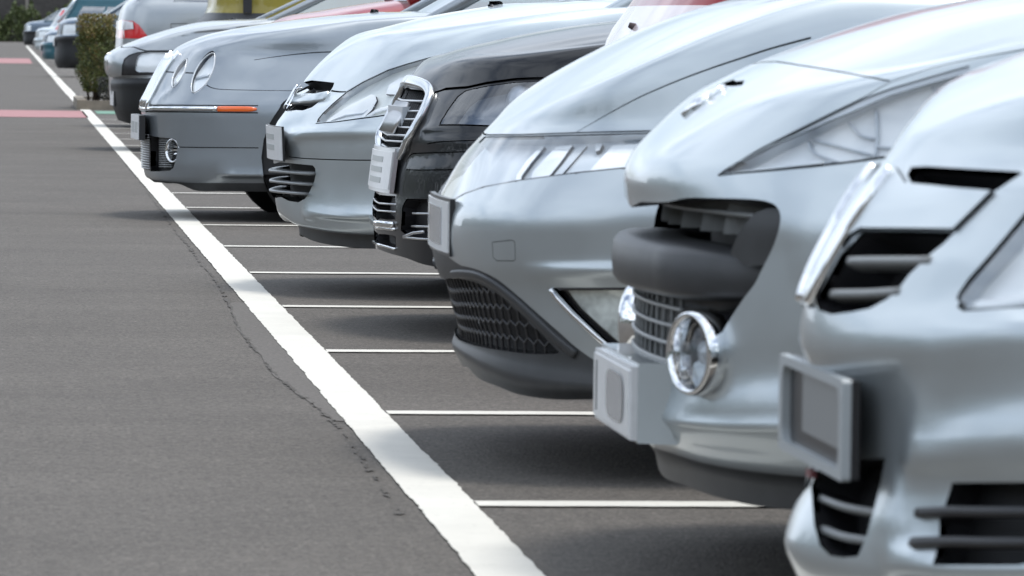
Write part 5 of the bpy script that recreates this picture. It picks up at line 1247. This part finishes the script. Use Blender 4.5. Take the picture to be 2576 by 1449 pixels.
m = MB(); m.box((2.6, .06, .055), (4.96, .12, .12)); m.build('kerb', KERB, bed)
m = MB(); m.box((2.6, Y1-Y0-.06, .055), (4.96, .12, .12)); m.build('kerb', KERB, bed)
m = MB(); m.box((2.6, (Y1-Y0)/2, .045), (4.9, Y1-Y0-.26, .08)); m.build('soil', SOIL, bed)
sh = empty('clipped_shrub', 'narrow upright green and bronze shrub in the kerbed bed', 'shrub', (1.0, 62.0, .085))
def shrub_pos(n, x0=-.18, x1=.30, z0=.12, z1=1.09, yr=.5, lump=.05):
    z = rng.uniform(z0, z1, n*2); q = rng.uniform(0, 2*math.pi, n*2); t = (z-z0)/(z1-z0)
    w = (.5+.5*np.sqrt(np.clip(t*3, 0, 1)))*(1-.25*np.clip((t-.88)/.12, 0, 1)**2); lu = 1+.13*np.sin(q*5+z*13)+.10*np.sin(q*3-z*21)+.08*np.sin(z*37+q*9)
    r = np.sqrt(rng.uniform(.35, 1, n*2))*w*lu; x = (x0+x1)/2+(x1-x0)/2*r*np.cos(q); y = yr*r*np.sin(q)
    keep = (np.sin(x*31+z*17)*np.sin(y*23+z*29) > -.75); return np.stack([x, y, z], 1)[keep][:n]
leaves(9000, lambda n: shrub_pos(n, z1=.93), .016, 'foliage', LEAF_G, sh); leaves(3800, lambda n: shrub_pos(n, z0=.75, z1=1.1), .016, 'new_growth', LEAF_T, sh)
leaves(2500, lambda n: shrub_pos(n, x0=-.16, x1=.16), .015, 'side_growth', LEAF_T, sh)
m = MB()
for k in range(7):
    x, y = random.uniform(-.08, .2), random.uniform(-.2, .2); m.tube([(x*.5, y*.4, 0), (x, y, .35), (x*1.2, y*1.3, .8)], [.018, .013, .005], 6)
m.build('stem', BARK, sh, True)
sh2 = empty('low_shrub', 'low dark straggly shrub at the foot of the tall one', 'shrub', (1.18, 60.95, .085))
leaves(900, lambda n: shrub_pos(n, x0=-.13, x1=.12, z0=.03, z1=.32, yr=.15), .016, 'foliage', leaf_mat('dark leaves', [(.012, .014, .01), (.03, .03, .02)]), sh2)
m = MB(); m.tube([(0, 0, 0), (.02, 0, .25)], [.012, .006], 6); m.build('stem', BARK, sh2, True)
# ------------------------------------------------------------------ far boundary
FENCE = mat('dark weathered fence boards', (.055, .05, .045), rough=.8, var=.35, vscale=3); POST = mat('grey fence post', (.22, .20, .17), rough=.8)
fc = empty('boundary_fence', 'dark timber fence with pale posts behind the far hedge', 'fence', (0, 404, 0))
m = MB()
for k in range(160):
    x = -22+k*.42; m.box((x, 0, 2.6), (.425, .06+.02*(k % 2), 5.2))
m.build('board_panel', FENCE, fc)
for k in range(11):
    m = MB(); m.box((1.2-18+k*6, -.12, 2.65), (.26, .18, 5.3)); m.build('post', POST, fc)
HED = leaf_mat('rank hedge leaves', [(.025, .035, .012), (.06, .09, .02), (.13, .13, .05)])
def hp(n):
    x = rng.uniform(-25, 45, n); t = rng.uniform(0, 1, n); top = 2.6+.5*np.sin(x*1.7)+.35*np.sin(x*4.1+1)+.25*np.sin(x*9.3); return np.stack([x, 400-rng.uniform(-.8, .8, n)*(1.2-t*.5), t**.8*top], 1)
tag(leaves(42000, hp, .14, 'far_hedge', HED), 'overgrown green hedge closing the far end of the car park', 'hedge', kind='stuff')
# woodland around the car park, behind the viewer (seen mirrored in the paintwork)
def wp(n):
    u = rng.uniform(0, 1, n); side = u < .45; x = np.where(side, -42, rng.uniform(-42, 60, n)); y = np.where(side, rng.uniform(-34, 110, n), -34)
    s_ = np.where(side, y, x); top = 8+1.4*np.sin(s_*.23)+1.1*np.sin(s_*.61+2)+.7*np.sin(s_*1.7); t = rng.uniform(0, 1, n); j = rng.uniform(-2, 2, n)*(1-.5*t)
    return np.stack([x+np.where(side, j, 0), y+np.where(side, 0, j), t*top], 1)
tag(leaves(30000, wp, .55, 'woodland', HED), 'belt of dark trees around the open side of the car park', 'woodland', kind='stuff')
